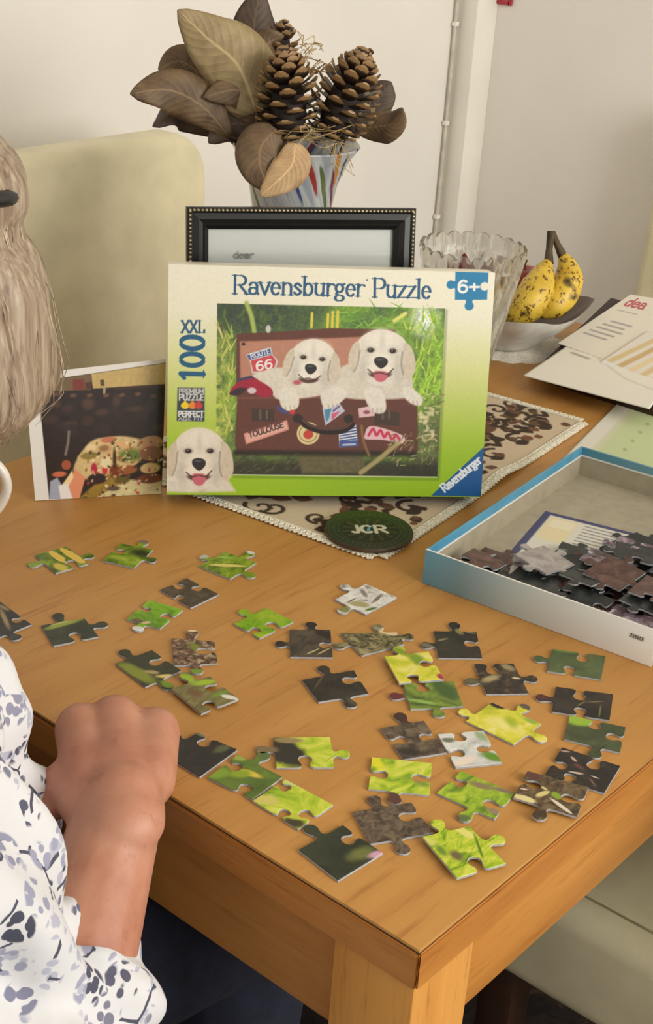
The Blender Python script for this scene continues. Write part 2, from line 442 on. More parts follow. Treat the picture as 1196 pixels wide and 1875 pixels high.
# ---- stroke lettering: unit cap height, y up
def arc(cx, cy, rx, ry, a0, a1, n=12):
    return [(cx + rx * math.cos(math.radians(a0 + (a1 - a0) * k / n)), cy + ry * math.sin(math.radians(a0 + (a1 - a0) * k / n))) for k in range(n + 1)]
GL = {
 'R': (.74, [[(.14, 0), (.14, 1)], [(.14, 1), (.38, 1)] + arc(.38, .74, .26, .26, 90, -90) + [(.14, .48)], [(.36, .48), (.7, 0)]], [(.14, 0), (.12, 1), (.7, 0)]),
 'P': (.66, [[(.14, 0), (.14, 1)], [(.14, 1), (.38, 1)] + arc(.38, .73, .24, .27, 90, -90) + [(.14, .46)]], [(.14, 0), (.12, 1)]),
 'a': (.52, [[(.09, .5)] + arc(.25, .45, .17, .18, 150, 0) + [(.42, .1), (.48, .02)], arc(.24, .18, .17, .18, 40, 330)], []),
 'v': (.52, [[(.04, .64), (.27, 0)], [(.27, 0), (.48, .64)]], [(.04, .64), (.48, .64)]),
 'e': (.5, [[(.07, .36), (.43, .36)] + arc(.25, .32, .19, .32, 10, 315)], []),
 'n': (.56, [[(.1, 0), (.1, .64)], arc(.28, .44, .18, .2, 170, 0) + [(.46, 0)]], [(.1, 0), (.46, 0), (.08, .64)]),
 's': (.42, [crom([(.35, .5), (.2, .63), (.08, .5), (.2, .35), (.35, .17), (.2, .01), (.05, .13)], 5)], []),
 'b': (.54, [[(.1, 0), (.1, 1)], arc(.28, .32, .19, .32, 155, -155)], [(.08, 1)]),
 'd': (.54, [[(.44, 0), (.44, 1)], arc(.26, .32, .19, .32, 25, 335)], []),
 'u': (.56, [[(.1, .64), (.1, .2)] + arc(.27, .2, .17, .19, 180, 350), [(.45, .64), (.45, 0)]], [(.08, .64), (.43, .64), (.47, 0)]),
 'r': (.4, [[(.1, 0), (.1, .64)], arc(.28, .42, .18, .21, 170, 50)], [(.1, 0), (.08, .64)]),
 'g': (.52, [arc(.24, .42, .17, .22, 0, 360), [(.36, .6), (.48, .66)], [(.16, .22), (.1, .12), (.2, .05), (.38, .02)] + arc(.25, -.12, .2, .15, 60, -220)], []),
 'z': (.46, [[(.06, .6), (.4, .62), (.05, .02), (.41, .02)]], [(.06, .6), (.41, .03)]),
 'l': (.24, [[(.12, 0), (.12, 1)]], [(.12, 0), (.1, 1)]),
 'X': (.68, [[(.06, 1), (.62, 0)], [(.6, 1), (.06, 0)]], [(.06, 1), (.62, 0), (.6, 1), (.06, 0)]),
 'L': (.58, [[(.14, 1), (.14, 0), (.54, 0), (.54, .2)]], [(.14, 1), (.14, 0)]),
 'T': (.6, [[(.3, 0), (.3, 1)], [(.04, 1), (.56, 1)]], []),
 'O': (.76, [arc(.38, .5, .3, .5, 0, 360, 20)], []),
 'U': (.7, [[(.12, 1), (.12, .28)] + arc(.35, .28, .23, .28, 180, 360) + [(.58, 1)]], []),
 'S': (.56, [crom([(.48, .82), (.28, 1), (.08, .78), (.28, .52), (.5, .24), (.28, 0), (.05, .18)], 5)], []),
 'E': (.56, [[(.5, 1), (.12, 1), (.12, 0), (.52, 0)], [(.12, .52), (.44, .52)]], []),
 'F': (.54, [[(.5, 1), (.12, 1), (.12, 0)], [(.12, .5), (.42, .5)]], []),
 'M': (.84, [[(.1, 0), (.1, 1), (.42, .25), (.74, 1), (.74, 0)]], []),
 'I': (.26, [[(.13, 0), (.13, 1)]], []),
 'C': (.66, [arc(.36, .5, .29, .5, 50, 310, 16)], []),
 'G': (.72, [arc(.36, .5, .29, .5, 50, 330, 16) + [(.62, .42), (.4, .42)]], []),
 'A': (.68, [[(.03, 0), (.33, 1), (.63, 0)], [(.14, .34), (.52, .34)]], []),
 'Z': (.6, [[(.06, 1), (.54, 1), (.06, 0), (.55, 0)]], []),
 'J': (.44, [[(.32, 1), (.32, .22)] + arc(.17, .2, .15, .2, 0, -150)], []),
 '0': (.62, [arc(.31, .5, .22, .5, 0, 360, 20)], []),
 '1': (.44, [[(.06, .84), (.22, 1), (.22, 0)]], [(.22, 0)]),
 '6': (.62, [[(.5, .92), (.34, 1)] + arc(.36, .5, .27, .5, 110, 200) + arc(.31, .31, .22, .31, 180, -180)], []),
 '+': (.62, [[(.06, .45), (.56, .45)], [(.31, .2), (.31, .7)]], []),
 ' ': (.3, [], [])}
def text(cv, s, bl, br, tl, col, thick=.14, thin=.07, serif=True, alpha=1.):
    """lettering whose baseline runs from bl to br, its cap height from bl to tl (canvas points)"""
    bl, br, tl = map(np.array, (bl, br, tl)); W0 = sum(GL[c][0] for c in s); ux = (br - bl) / W0; uy = tl - bl
    hpx = np.hypot(*uy); x = 0.
    for c in s:
        w, st, se = GL[c]
        for P in st:
            P = np.array(P, float)
            for i in range(len(P) - 1):
                d = P[i + 1] - P[i]; L = np.hypot(*d) + 1e-9; t = thin + (thick - thin) * min(1, abs(d[1]) / L * 1.15)
                cv.stroke([bl + ux * (x + q[0]) + uy * q[1] for q in (P[i], P[i + 1])], max(t * hpx, .8), col, alpha=alpha)
        if serif:
            for q in se: cv.stroke([bl + ux * (x + q[0] + k) + uy * q[1] for k in (-.12, .12)], max(thin * hpx, .8), col, alpha=alpha)
        x += w

# ------------------------------------------------------------------ puzzle box standing upright
def puppy_head(cv, f, fur=(226, 217, 198), tong=True, tone=1.0):
    """f maps the head template (taken from the small puppy, 0..1000) to the canvas"""
    def P(l): return [f(*q) for q in l]
    sc = np.hypot(*(f(100, 0) - f(0, 0))) / 100
    sh = tuple(np.array(fur) * .82); dk = tuple(np.array(fur) * .66); hi = tuple(np.minimum(255, np.array(fur) * 1.06))
    cv.poly(P([(110, 400), (170, 210), (330, 80), (500, 40), (680, 90), (830, 210), (900, 400), (880, 600), (800, 800), (650, 930), (480, 960), (330, 920), (200, 780), (120, 600)]), fur, 14 * sc, smooth=True, tex=.05, seed=3)
    for x, y, rx, ry, c, a in ((500, 200, 230, 130, hi, .8), (500, 330, 40, 200, sh, .35), (310, 420, 120, 90, sh, .25), (680, 420, 120, 90, sh, .25), (250, 700, 80, 160, sh, .5), (740, 700, 90, 170, sh, .5), (480, 560, 170, 160, hi, .9)):
        cv.ell(*f(x, y), rx * sc, ry * sc, c, f=min(rx, ry) * sc * .9, alpha=a)
    # ears
    ear = tuple(np.array(fur) * np.array((.93, .9, .86)))
    cv.poly(P([(150, 250), (60, 340), (15, 520), (30, 700), (90, 760), (150, 640), (185, 430)]), ear, 16 * sc, smooth=True, tex=.06, seed=5)
    cv.poly(P([(830, 240), (930, 330), (985, 520), (985, 700), (900, 830), (810, 760), (790, 560), (800, 380)]), ear, 16 * sc, smooth=True, tex=.06, seed=6)
    cv.stroke(P([(180, 400), (150, 620), (100, 750)]), 22 * sc, dk, f=14 * sc, alpha=.7, smooth=True)
    cv.stroke(P([(795, 400), (785, 600), (815, 760)]), 24 * sc, dk, f=14 * sc, alpha=.8, smooth=True)
    # mouth, tongue
    cv.ell(*f(480, 760), 165 * sc, 70 * sc, (92, 62, 54), f=22 * sc)
    cv.ell(*f(470, 690), 190 * sc, 72 * sc, hi, f=30 * sc)
    if tong: cv.poly(P([(390, 735), (480, 720), (570, 735), (580, 830), (500, 900), (410, 860)]), (204, 104, 118), 14 * sc, smooth=True)
    cv.stroke(P([(300, 700), (390, 765), (480, 745), (580, 765), (670, 680)]), 18 * sc, (70, 48, 44), f=10 * sc, alpha=.85, smooth=True)
    # nose, eyes
    cv.poly(P([(395, 520), (480, 490), (570, 520), (580, 600), (490, 680), (400, 605)]), (46, 42, 44), 12 * sc, smooth=True)
    cv.ell(*f(470, 535), 50 * sc, 16 * sc, (105, 103, 108), f=16 * sc, alpha=.7)
    for x in (335, 655):
        cv.ell(*f(x, 385), 62 * sc, 38 * sc, (120, 98, 80), f=26 * sc, alpha=.7); cv.ell(*f(x, 388), 44 * sc, 30 * sc, (42, 34, 32), f=12 * sc)
        cv.ell(*f(x - 10, 378), 11 * sc, 9 * sc, (210, 205, 200), f=5 * sc, alpha=.7)

def paint_box(Wc=640, Hc=440):
    cv = Cv(Wc, Hc)
    hm = homog([(312, 489), (907, 495), (880, 913), (302, 904)], [(0, 0), (Wc - 1, 0), (Wc - 1, Hc - 1), (0, Hc - 1)])
    K = 640 / 595
    def C3(x, y): return hm(280 + x / 1.86875, 470 + y / 1.86875)
    def C6(x, y): return hm(410 + x / 2.917, 560 + y / 2.917)
    def C5(x, y): return hm(290 + x / 5.682, 580 + y / 5.682)
    P3 = lambda l: [C3(*q) for q in l]; P6 = lambda l: [C6(*q) for q in l]; P5 = lambda l: [C5(*q) for q in l]
    s6 = K / 2.917; s3 = K / 1.869; s5 = K / 5.682
    y = np.linspace(0, 1, Hc)
    for k in range(3):
        cv.a[:, :, k] = np.interp(y, [0, .2, .42, .62, .8, 1], [[240, 236, 218, 190, 160, 152], [234, 231, 220, 207, 197, 192], [212, 205, 150, 96, 40, 28]][k])[:, None]
    # --- photograph of the garden
    ph = P3([(219, 164), (996, 172), (968, 757), (206, 745)])
    r = cv.poly_mask(ph, 1.2); ys, xs, m, xx, yy = r
    n1 = cv.fbm(xx.shape, 40, 21, 4); n2 = cv.fbm(xx.shape, 9, 22, 3); n3 = cv.fbm(xx.shape, 3, 23, 2)
    u = (xx - xx.min()) / np.ptp(xx); v = (yy - yy.min()) / np.ptp(yy)
    def lerp(a, b, t): return a * (1 - t[..., None]) + np.array(b, np.float32) * t[..., None]
    g = np.zeros(xx.shape + (3,), np.float32) + np.array((120, 156, 58), np.float32)
    g = lerp(g, (86, 112, 62), np.clip((n1 - .42) * 4, 0, 1))
    g = lerp(g, (62, 74, 58), np.clip(1.5 - 3.2 * np.hypot((u - .16) / .8, (v - .02) / .75), 0, 1) * np.clip(n2 * 1.6 + .1, 0, 1))
    g = lerp(g, (196, 198, 92), np.clip(1 - u / .10, 0, 1) * np.clip((v - .1) * 4, 0, 1) * np.clip(n2 * 2 - .3, 0, 1))
    g = lerp(g, (158, 200, 60), np.clip((u - .78) * 6, 0, 1) * np.clip(1.2 - np.abs(v - .4) * 3, 0, 1) * np.clip(n2 * 2 - .4, 0, 1))
    g = lerp(g, (232, 236, 230), np.clip(1.2 - np.hypot((u - .9) / .07, (v - .07) / .12), 0, 1))
    g = lerp(g, (104, 92, 70), np.clip((u - .86) * 8, 0, 1) * np.clip((v - .5) * 4, 0, 1) * np.clip(n2 * 2 - .2, 0, 1))
    g = lerp(g, (58, 56, 40), np.clip((v - .86) * 14, 0, 1))
    g = g * (.82 + .36 * n3[..., None]) * (.9 + .2 * n2[..., None])
    cv.put((ys, xs), m, g)
    rr = np.random.default_rng(4)
    for i in range(190):                       # grass and leaf blades of the garden
        k = rr.random()
        if k < .45: x, yv = rr.uniform(960, 1150), rr.uniform(40, 520); c = [(170, 214, 66), (206, 222, 90), (126, 170, 44)][i % 3]; L = rr.uniform(30, 110)
        elif k < .6: x, yv = rr.uniform(-20, 45), rr.uniform(150, 720); c = [(206, 208, 100), (150, 176, 60), (226, 208, 120)][i % 3]; L = rr.uniform(40, 120)
        elif k < .8: x, yv = rr.uniform(600, 1000), rr.uniform(10, 120); c = [(120, 172, 62), (94, 144, 54), (150, 190, 80)][i % 3]; L = rr.uniform(30, 90)
        else: x, yv = rr.uniform(1040, 1150), rr.uniform(470, 760); c = [(150, 136, 92), (206, 196, 140), (92, 100, 52)][i % 3]; L = rr.uniform(15, 50)
        a = rr.uniform(-.6, .6) + (0 if k < .6 else rr.choice([-1.1, 1.1])); cv.stroke(P6([(x, yv), (x + L * math.sin(a), yv - L * math.cos(a))]), [5 * s6 * 2.2, .6], c, alpha=.8)
    cv.stroke(P6([(115, -10), (140, 60), (155, 140)]), 24 * s6, (170, 186, 92), f=4, smooth=True)
    for x in (460, 545, 570, 597): cv.stroke(P6([(x, 20 + (x % 7) * 4), (x - 4, 112)]), 14 * s6, (224, 204, 76), f=2)
    cv.stroke(P6([(900, 75), (960, 35)]), 20 * s6, (226, 222, 120), f=3)
    cv.poly(P6([(370, 800), (720, 800), (750, 895), (400, 895)]), (104, 96, 66), 6, smooth=False, tex=.15, seed=9)
    # --- suitcase
    br = (102, 60, 48)
    cv.poly(P6([(62, 152), (300, 138), (560, 118), (905, 122), (912, 300), (760, 520), (300, 520), (55, 480)]), br, 2, tex=.05, seed=4)
    cv.poly(P6([(78, 192), (420, 178), (760, 160), (760, 420), (78, 420)]), (188, 132, 108), 4, tex=.04, seed=8)
    cv.ell(*C6(97, 206), 11 * s6, 8 * s6, (60, 40, 34))
    cv.ell(*C6(228, 125), 14 * s6, 20 * s6, (205, 200, 190), f=2)
    # shield sticker
    cv.poly(P6([(108, 262), (150, 248), (240, 220), (250, 262), (278, 292), (268, 330), (205, 362), (140, 360), (130, 300)]), (206, 204, 206), 1.5)
    cv.poly(P6([(114, 266), (236, 228), (242, 258), (128, 290)]), (74, 88, 140), 1.2)
    cv.poly(P6([(134, 294), (246, 262), (268, 294), (258, 328), (205, 352), (146, 350)]), (206, 74, 78), 1.2)
    text(cv, 'ROUTE', C6(134, 284), C6(236, 254), C6(128, 260), (226, 226, 232), .2, .16, False)
    text(cv, '66', C6(160, 348), C6(252, 330), C6(156, 302), (240, 236, 234), .2, .16, False)
    cv.poly(P6([(62, 470), (1000, 478), (1022, 500), (1026, 770), (1000, 790), (60, 786), (46, 740)]), br, 3, tex=.05, seed=14)
    cv.stroke(P6([(60, 492), (500, 488), (1015, 496)]), 9 * s6, (126, 78, 62), f=2)
    cv.stroke(P6([(50, 782), (1010, 792)]), 30 * s6, (44, 34, 28), f=7, alpha=.9)
    for a, b in ((135, 255), (790, 925)):
        cv.poly(P6([(a, 545), (b, 552 if a < 300 else 568), (b, 618 if a < 300 else 640), (a, 612 if a < 300 else 632)]), (70, 54, 46), 2)
        cv.stroke(P6([(a + 45, 560), (a + 45, 600)]), 14 * s6, (104, 84, 72)); cv.stroke(P6([(a + 80, 560), (a + 80, 600)]), 10 * s6, (112, 94, 80))
    # stickers
    cv.poly(P6([(92, 680), (322, 608), (332, 660), (104, 738)]), (222, 152, 138), 2); cv.poly(P6([(100, 688), (316, 618), (324, 654), (110, 728)]), (228, 176, 158), 1.5)
    text(cv, 'TOULOUSE', C6(122, 704), C6(304, 646), C6(116, 676), (70, 52, 50), .22, .18, False)
    cv.ell(*C6(434, 680), 62 * s6, 60 * s6, (226, 206, 152), f=1.5); cv.ell(*C6(434, 686), 27 * s6, 24 * s6, (198, 72, 58), f=1.5)
    cv.stroke([C6(434 + 47 * math.cos(t), 680 + 45 * math.sin(t)) for t in np.linspace(0, 2 * PI, 30)], 5 * s6, (120, 88, 60), alpha=.7)
    cv.poly(P6([(510, 540), (600, 515), (632, 560), (526, 638)]), (196, 196, 214), 1.5); cv.poly(P6([(520, 556), (560, 545), (545, 600), (530, 622)]), (82, 140, 170), 1.5)
    cv.poly(P6([(560, 575), (606, 560), (560, 612)]), (214, 92, 122), 1.5); cv.stroke(P6([(568, 560), (600, 535)]), 10 * s6, (120, 96, 140))
    cv.poly(P6([(596, 660), (690, 634), (702, 746), (600, 756)]), (226, 228, 232), 1.2)
    for k in range(5): cv.stroke(P6([(602 + k, 668 + k * 13), (694 + k, 648 + k * 15)]), 7 * s6, (66, 84, 142))
    cv.poly(P6([(600, 722), (700, 716), (702, 748), (600, 756)]), (72, 92, 156), 1.2)
    cv.stroke(P6([(620, 742), (684, 738)]), 10 * s6, (190, 196, 216))
    cv.poly(P6([(702, 546), (760, 534), (795, 556), (790, 586), (708, 596)]), (228, 190, 192), 1.5); cv.ell(*C6(748, 566), 18 * s6, 10 * s6, (150, 84, 100), f=2)
    cv.poly(P6([(736, 690), (775, 640), (940, 690), (938, 735), (840, 716), (745, 712)]), (232, 190, 196), 2, smooth=True)
    cv.stroke(P6([(758, 690), (782, 656), (800, 690), (822, 664), (842, 700), (862, 676), (884, 712), (906, 690), (926, 716)]), 15 * s6, (206, 62, 92), smooth=True)
    # handle
    cv.stroke(P6([(390, 600), (430, 640), (520, 668), (620, 662), (668, 634)]), 34 * s6, (40, 26, 22), f=2, smooth=True)
    cv.stroke(P6([(392, 592), (434, 630), (520, 656), (620, 650), (662, 626)]), 15 * s6, (92, 62, 52), f=2, smooth=True)
    for q in ((378, 600), (650, 602)): cv.ell(*C6(*q), 26 * s6, 24 * s6, (52, 38, 34), f=2)
    # --- puppies: bodies and paws, then heads
    fur = (228, 220, 204)
    cv.poly(P6([(140, 370), (300, 330), (420, 400), (520, 470), (300, 500), (240, 470), (160, 420)]), (222, 213, 196), 4, smooth=True, tex=.06)
    cv.poly(P6([(620, 320), (760, 300), (960, 320), (1000, 440), (960, 490), (640, 490), (600, 400)]), (218, 209, 192), 4, smooth=True, tex=.06)
    cv.poly(P6([(480, 420), (640, 380), (650, 470), (560, 520)]), (222, 214, 198), 4, smooth=True)
    def headf(cx, cy, w, h, rot=0., skew=0.):
        def f(x, y):
            a = (x - 500) / 1000 * w; b = (y - 500) / 1000 * h; c, q = math.cos(rot), math.sin(rot)
            a += skew * (y - 500) / 1000 * w
            return C6(cx + a * c - b * q, cy + a * q + b * c)
        return f
    puppy_head(cv, headf(458, 312, 315, 300, .10, -.06), fur, False)
    cv.ell(*C6(378, 408), 22 * s6, 12 * s6, (190, 92, 100), f=3)
    puppy_head(cv, headf(832, 272, 372, 330, .03), fur)
    for pl, sd in (([(285, 450), (350, 430), (385, 480), (380, 540), (330, 560), (290, 530)], 1), ([(510, 460), (600, 430), (640, 470), (600, 520), (530, 548), (505, 510)], 2), ([(740, 440), (820, 440), (850, 500), (848, 560), (800, 572), (750, 520)], 3), ([(950, 430), (1000, 440), (1050, 490), (1040, 530), (990, 520), (950, 480)], 4)):
        cv.poly(P6(pl), (230, 222, 207), 3, smooth=True, tex=.05, seed=sd)
        cx = np.mean([p[0] for p in pl]); by = max(p[1] for p in pl)
        for k in (-22, 2, 24): cv.stroke(P6([(cx + k, by - 26), (cx + k + 3, by - 4)]), 5 * s6, (150, 134, 116), f=2, alpha=.6)
    cv.poly(P6([(20, 468), (60, 410), (130, 376), (180, 400), (240, 440), (245, 478), (190, 486), (110, 450), (60, 478)]), (164, 36, 58), 2, smooth=True, tex=.1)
    cv.poly(P6([(60, 390), (140, 372), (150, 385), (70, 402)]), (70, 62, 92), 2); cv.poly(P6([(20, 470), (60, 440), (110, 440), (70, 476)]), (60, 40, 50), 2, smooth=True); cv.ell(*C6(138, 452), 24 * s6, 16 * s6, (214, 200, 204), f=2)
    cv.poly(P6([(265, 530), (300, 545), (345, 580), (300, 572), (266, 552)]), (74, 78, 130), 2); cv.ell(*C6(350, 566), 14 * s6, 12 * s6, (206, 60, 60), f=2)
    cv.stroke(P6([(715, 892), (800, 830), (915, 735)]), 26 * s6, (172, 156, 104), f=4); cv.stroke(P6([(720, 640), (730, 720), (760, 800)]), 14 * s6, (140, 104, 66), f=3, smooth=True)
    for i in range(80):
        x, yv = rr.uniform(860, 1120), rr.uniform(680, 860); a = rr.uniform(-1.4, 0); L = rr.uniform(10, 40)
        cv.stroke(P6([(x, yv), (x + L * math.cos(a), yv + L * math.sin(a))]), 6 * s6, [(150, 140, 92), (196, 184, 130), (96, 96, 56)][i % 3], alpha=.7)
    for i in range(30): cv.ell(*C6(rr.uniform(1040, 1110), rr.uniform(540, 720)), rr.uniform(5, 16) * s6, rr.uniform(5, 12) * s6, (226, 214, 168), f=2, alpha=.75)
    for i in range(60):
        x, yv = rr.uniform(40, 380), rr.uniform(800, 890); cv.stroke(P6([(x, yv), (x + 20, yv - 12)]), 5 * s6, [(120, 110, 78), (70, 70, 46)][i % 2], alpha=.6)
    # white line under the photograph
    cv.stroke(P3([(258, 744), (968, 757)]), 3.4 * s3, (216, 226, 180)); cv.stroke(P3([(1000, 180), (972, 757)]), 9 * s3, (60, 80, 40), f=5, alpha=.35); cv.stroke(P3([(268, 752), (970, 765)]), 8 * s3, (60, 90, 20), f=5, alpha=.35)
    # --- lettering
    navy = (44, 88, 124)
    text(cv, 'Ravensburger', C3(268, 131), C3(716, 134), C3(270, 69), navy, .15, .055)
    text(cv, 'Puzzle', C3(742, 136), C3(948, 138), C3(743, 72), navy, .15, .055)
    cv.ell(*C3(726, 78), 3 * s3, 3 * s3, navy, f=1)
    text(cv, 'XXL', C3(98, 263), C3(176, 262), C3(99, 224), navy, .19, .08)
    text(cv, '100', C5(460, 660), C5(470, 195), C5(228, 655), (38, 92, 128), .2, .07)
    # badge
    cv.poly(P5([(196, 738), (470, 740), (464, 1088), (182, 1082)]), (62, 68, 76), 1.5)
    text(cv, 'PREMIUM', C5(206, 795), C5(462, 795), C5(206, 752), (196, 196, 192), .3, .24, False)
    text(cv, 'PUZZLE', C5(204, 866), C5(460, 866), C5(204, 808), (210, 210, 206), .26, .2, False)
    for x, c in ((270, (240, 208, 40)), (345, (232, 140, 52)), (405, (206, 66, 60))):
        cv.ell(*C5(x, 922), 42 * s5, 34 * s5, c, f=1.5); cv.ell(*C5(x - 30, 922), 14 * s5, 12 * s5, c, f=1); cv.ell(*C5(x, 885), 13 * s5, 12 * s5, c, f=1)
    text(cv, 'PERFECT', C5(196, 1034), C5(456, 1034), C5(196, 982), (222, 222, 218), .28, .22, False)
    text(cv, 'AGE FIT', C5(196, 1076), C5(452, 1076), C5(196, 1044), (190, 192, 192), .26, .2, False)
    # 6+ jigsaw badge
    bl = (36, 126, 172)
    cv.poly(P3([(1032, 44), (1148, 46), (1143, 140), (1030, 142)]), bl, 1.2); cv.ell(*C3(1016, 90), 15 * s3, 14 * s3, bl, f=1.2); cv.ell(*C3(1080, 162), 16 * s3, 15 * s3, bl, f=1.2)
    cv.poly(P3([(1016, 82), (1034, 76), (1034, 104), (1016, 98)]), bl); cv.poly(P3([(1066, 136), (1094, 136), (1089, 156), (1071, 156)]), bl)
    cv.ell(*C3(1134, 94), 15 * s3, 14 * s3, (236, 232, 212), f=1.2); cv.poly(P3([(1140, 86), (1152, 84), (1152, 104), (1140, 102)]), (236, 232, 212))
    text(cv, '6+', C3(1038, 116), C3(1118, 114), C3(1038, 76), (240, 240, 232), .22, .2, False)
    # corner flash
    cv.poly(P3([(1136, 648), (1124, 826), (945, 822)]), (34, 92, 152), 1.2)
    text(cv, 'Ravensburger', C3(992, 812), C3(1126, 704), C3(974, 788), (236, 240, 244), .2, .13, False)
    # --- small puppy at the lower left
    def fs(x, y): return C5(60 + x / 1000 * 700, 1120 + y / 1000 * 700)
    cv.poly(P5([(50, 1340), (180, 1560), (400, 1700), (640, 1600), (700, 1700), (775, 1815), (300, 1822), (40, 1812)]), (224, 215, 198), 6, smooth=False, tex=.06, seed=31)
    cv.ell(*C5(430, 1780), 40 * s5, 50 * s5, (190, 160, 140), f=10, alpha=.5)
    puppy_head(cv, fs, (226, 216, 198))
    n = cv.fbm((Hc, Wc), 2.2, 5, 2)[..., None]; cv.a *= .935 + .05 * n
    return cv

LID_W, LID_H, LID_D = .3269, .2325, .037
def build_box():
    R = (Matrix.Rotation(-0.758, 4, 'Z') @ Matrix.Rotation(-0.1939, 4, 'X') @ Matrix.Rotation(-.0056, 4, 'Y'))
    r = empty('puzzle_box'); r.matrix_world = Matrix.Translation((.3344, .5816, T + .0132)) @ R
    tag(r, 'green and cream jigsaw puzzle box lid with two puppies in a suitcase, standing upright', 'puzzle box')
    w, h, d, t = LID_W, LID_H, LID_D, .002
    tt = NT('lid_side_print'); z = tt.n('ShaderNodeSeparateXYZ'); tt.l(tt.coord(), z.inputs[0])
    tt.base(tt.ramp(tt.math('DIVIDE', z.outputs[2], h), [(0, (150, 190, 30)), (.3, (165, 200, 60)), (.7, (226, 222, 176)), (1, (236, 230, 208))])).set(Roughness=.35)
    link('front_panel', rbox(0, w, 0.0002, t, 0, h, .0004), tt.m, r)
    link('front_print', print_mesh('front_print', paint_box(), w, h), vcol_mat('box_print', .32), r)
    link('side_panel', rbox(0, t, t, d, 0, h, .0004), tt.m, r)
    link('side_panel', rbox(w - t, w, t, d, 0, h, .0004), tt.m, r)
    link('top_panel', rbox(t, w - t, t, d, h - t, h, .0004), tt.m, r)
    dk = plain('lid_bottom_print', (30, 60, 96), .4)
    link('bottom_panel', rbox(t, w - t, t, d, 0, t, .0004), dk, r)
    link('lining', rbox(t, w - t, t, t + .0006, t, h - t), M['board'], r)
build_box()

# ------------------------------------------------------------------ open tray of the box
TRAY_O = W(.3969, .3000, .0003); TRAY_A = math.radians(-83.9729); TRW, TRL, TRH = .232, .336, .0353
def tray_pt(u, v, z=0.):      # u along the near edge, v along the left edge
    c, s = math.cos(TRAY_A), math.sin(TRAY_A); return TRAY_O + Vector((u * c - v * s, u * s + v * c, z))
def build_tray():
    r = empty('cardboard_tray', TRAY_O, TRAY_A); tag(r, 'open blue and white box base holding a heap of jigsaw pieces', 'puzzle box')
    t = .0022
    tt = NT('tray_print'); sp = tt.n('ShaderNodeSeparateXYZ'); tt.l(tt.coord(), sp.inputs[0])
    k = tt.math('ADD', tt.math('DIVIDE', sp.outputs[0], TRW), tt.math('MULTIPLY', tt.math('DIVIDE', sp.outputs[1], TRL), -.0))
    tt.base(tt.ramp(k, [(0, (106, 168, 196)), (.16, (124, 160, 172)), (.42, (186, 198, 196)), (.75, (224, 223, 215)), (1, (238, 236, 228))])).set(Roughness=.38)
    blue = plain('blue_wrap_paper', (84, 160, 196), .38, .04, 40)
    t3 = NT('blue_wrap_back'); s3 = t3.n('ShaderNodeSeparateXYZ'); t3.l(t3.coord(), s3.inputs[0])
    t3.base(t3.ramp(t3.math('DIVIDE', s3.outputs[0], TRW), [(0, (74, 142, 168)), (.6, (128, 168, 180)), (1, (160, 184, 188))])).set(Roughness=.4)
    link('floor_panel', rbox(t, TRW - t, t, TRL - t, 0, t), M['board'], r)
    link('side_panel', rbox(0, TRW, 0, t, 0, TRH, .0004), tt.m, r)
    link('side_panel', rbox(0, TRW, TRL - t, TRL, 0, TRH, .0004), t3.m, r)
    link('side_panel', rbox(0, t, t, TRL - t, 0, TRH, .0004), blue, r)
    link('side_panel', rbox(TRW - t, TRW, t, TRL - t, 0, TRH, .0004), plain('pale_wrap_paper', (214, 212, 204), .4), r)
    wz = TRH - .0085; e = .0007
    link('inner_lining', rbox(t, t + e, t, TRL - t, t, wz - .0018), M['board'], r)
    link('inner_lining', rbox(t + e, TRW - t - e, TRL - t - e, TRL - t, t, wz - .0018), M['board'], r)
    link('inner_lining', rbox(TRW - t - e, TRW - t, t, TRL - t, t, wz - .0018), M['board'], r)
    link('inner_lining', rbox(t + e, TRW - t - e, t, t + e, t, wz - .0018), M['board'], r)
    link('wrap_flap', rbox(t, t + e, t, TRL - t, wz, TRH - .0002), blue, r)
    link('wrap_flap', rbox(t + e, TRW - t - e, TRL - t - e, TRL - t, wz, TRH - .0002), t3.m, r)
    link('wrap_flap', rbox(TRW - t - e, TRW - t, t, TRL - t, wz, TRH - .0002), t3.m, r)
    link('flap_edge', rbox(t, t + e * 1.8, t, TRL - t, wz - .0018, wz), M['paper'], r)
    link('flap_edge', rbox(t + e, TRW - t - e, TRL - t - e * 1.8, TRL - t, wz - .0018, wz), M['paper'], r)
    link('rim_edge', rbox(0, TRW, .0002, t, TRH, TRH + .0003), M['paper'], r)
    # small printed code on the near side
    cv = Cv(72, 14, (216, 213, 203))
    for k in range(6):
        x = 5 + k * 11
        for a in (0, 4.5): cv.stroke([(x + a, 2), (x + a - 1, 12)], 2.6, (40, 38, 38))
        cv.stroke([(x, 2 + (k * 5) % 10), (x + 5, 2 + (k * 3) % 10)], 2.4, (40, 38, 38))
    me = print_mesh('code', cv, .0135, .0042)
    link('printed_code', me, vcol_mat('code_print', .5), r, (.2085, -.0003, .0215))
build_tray()

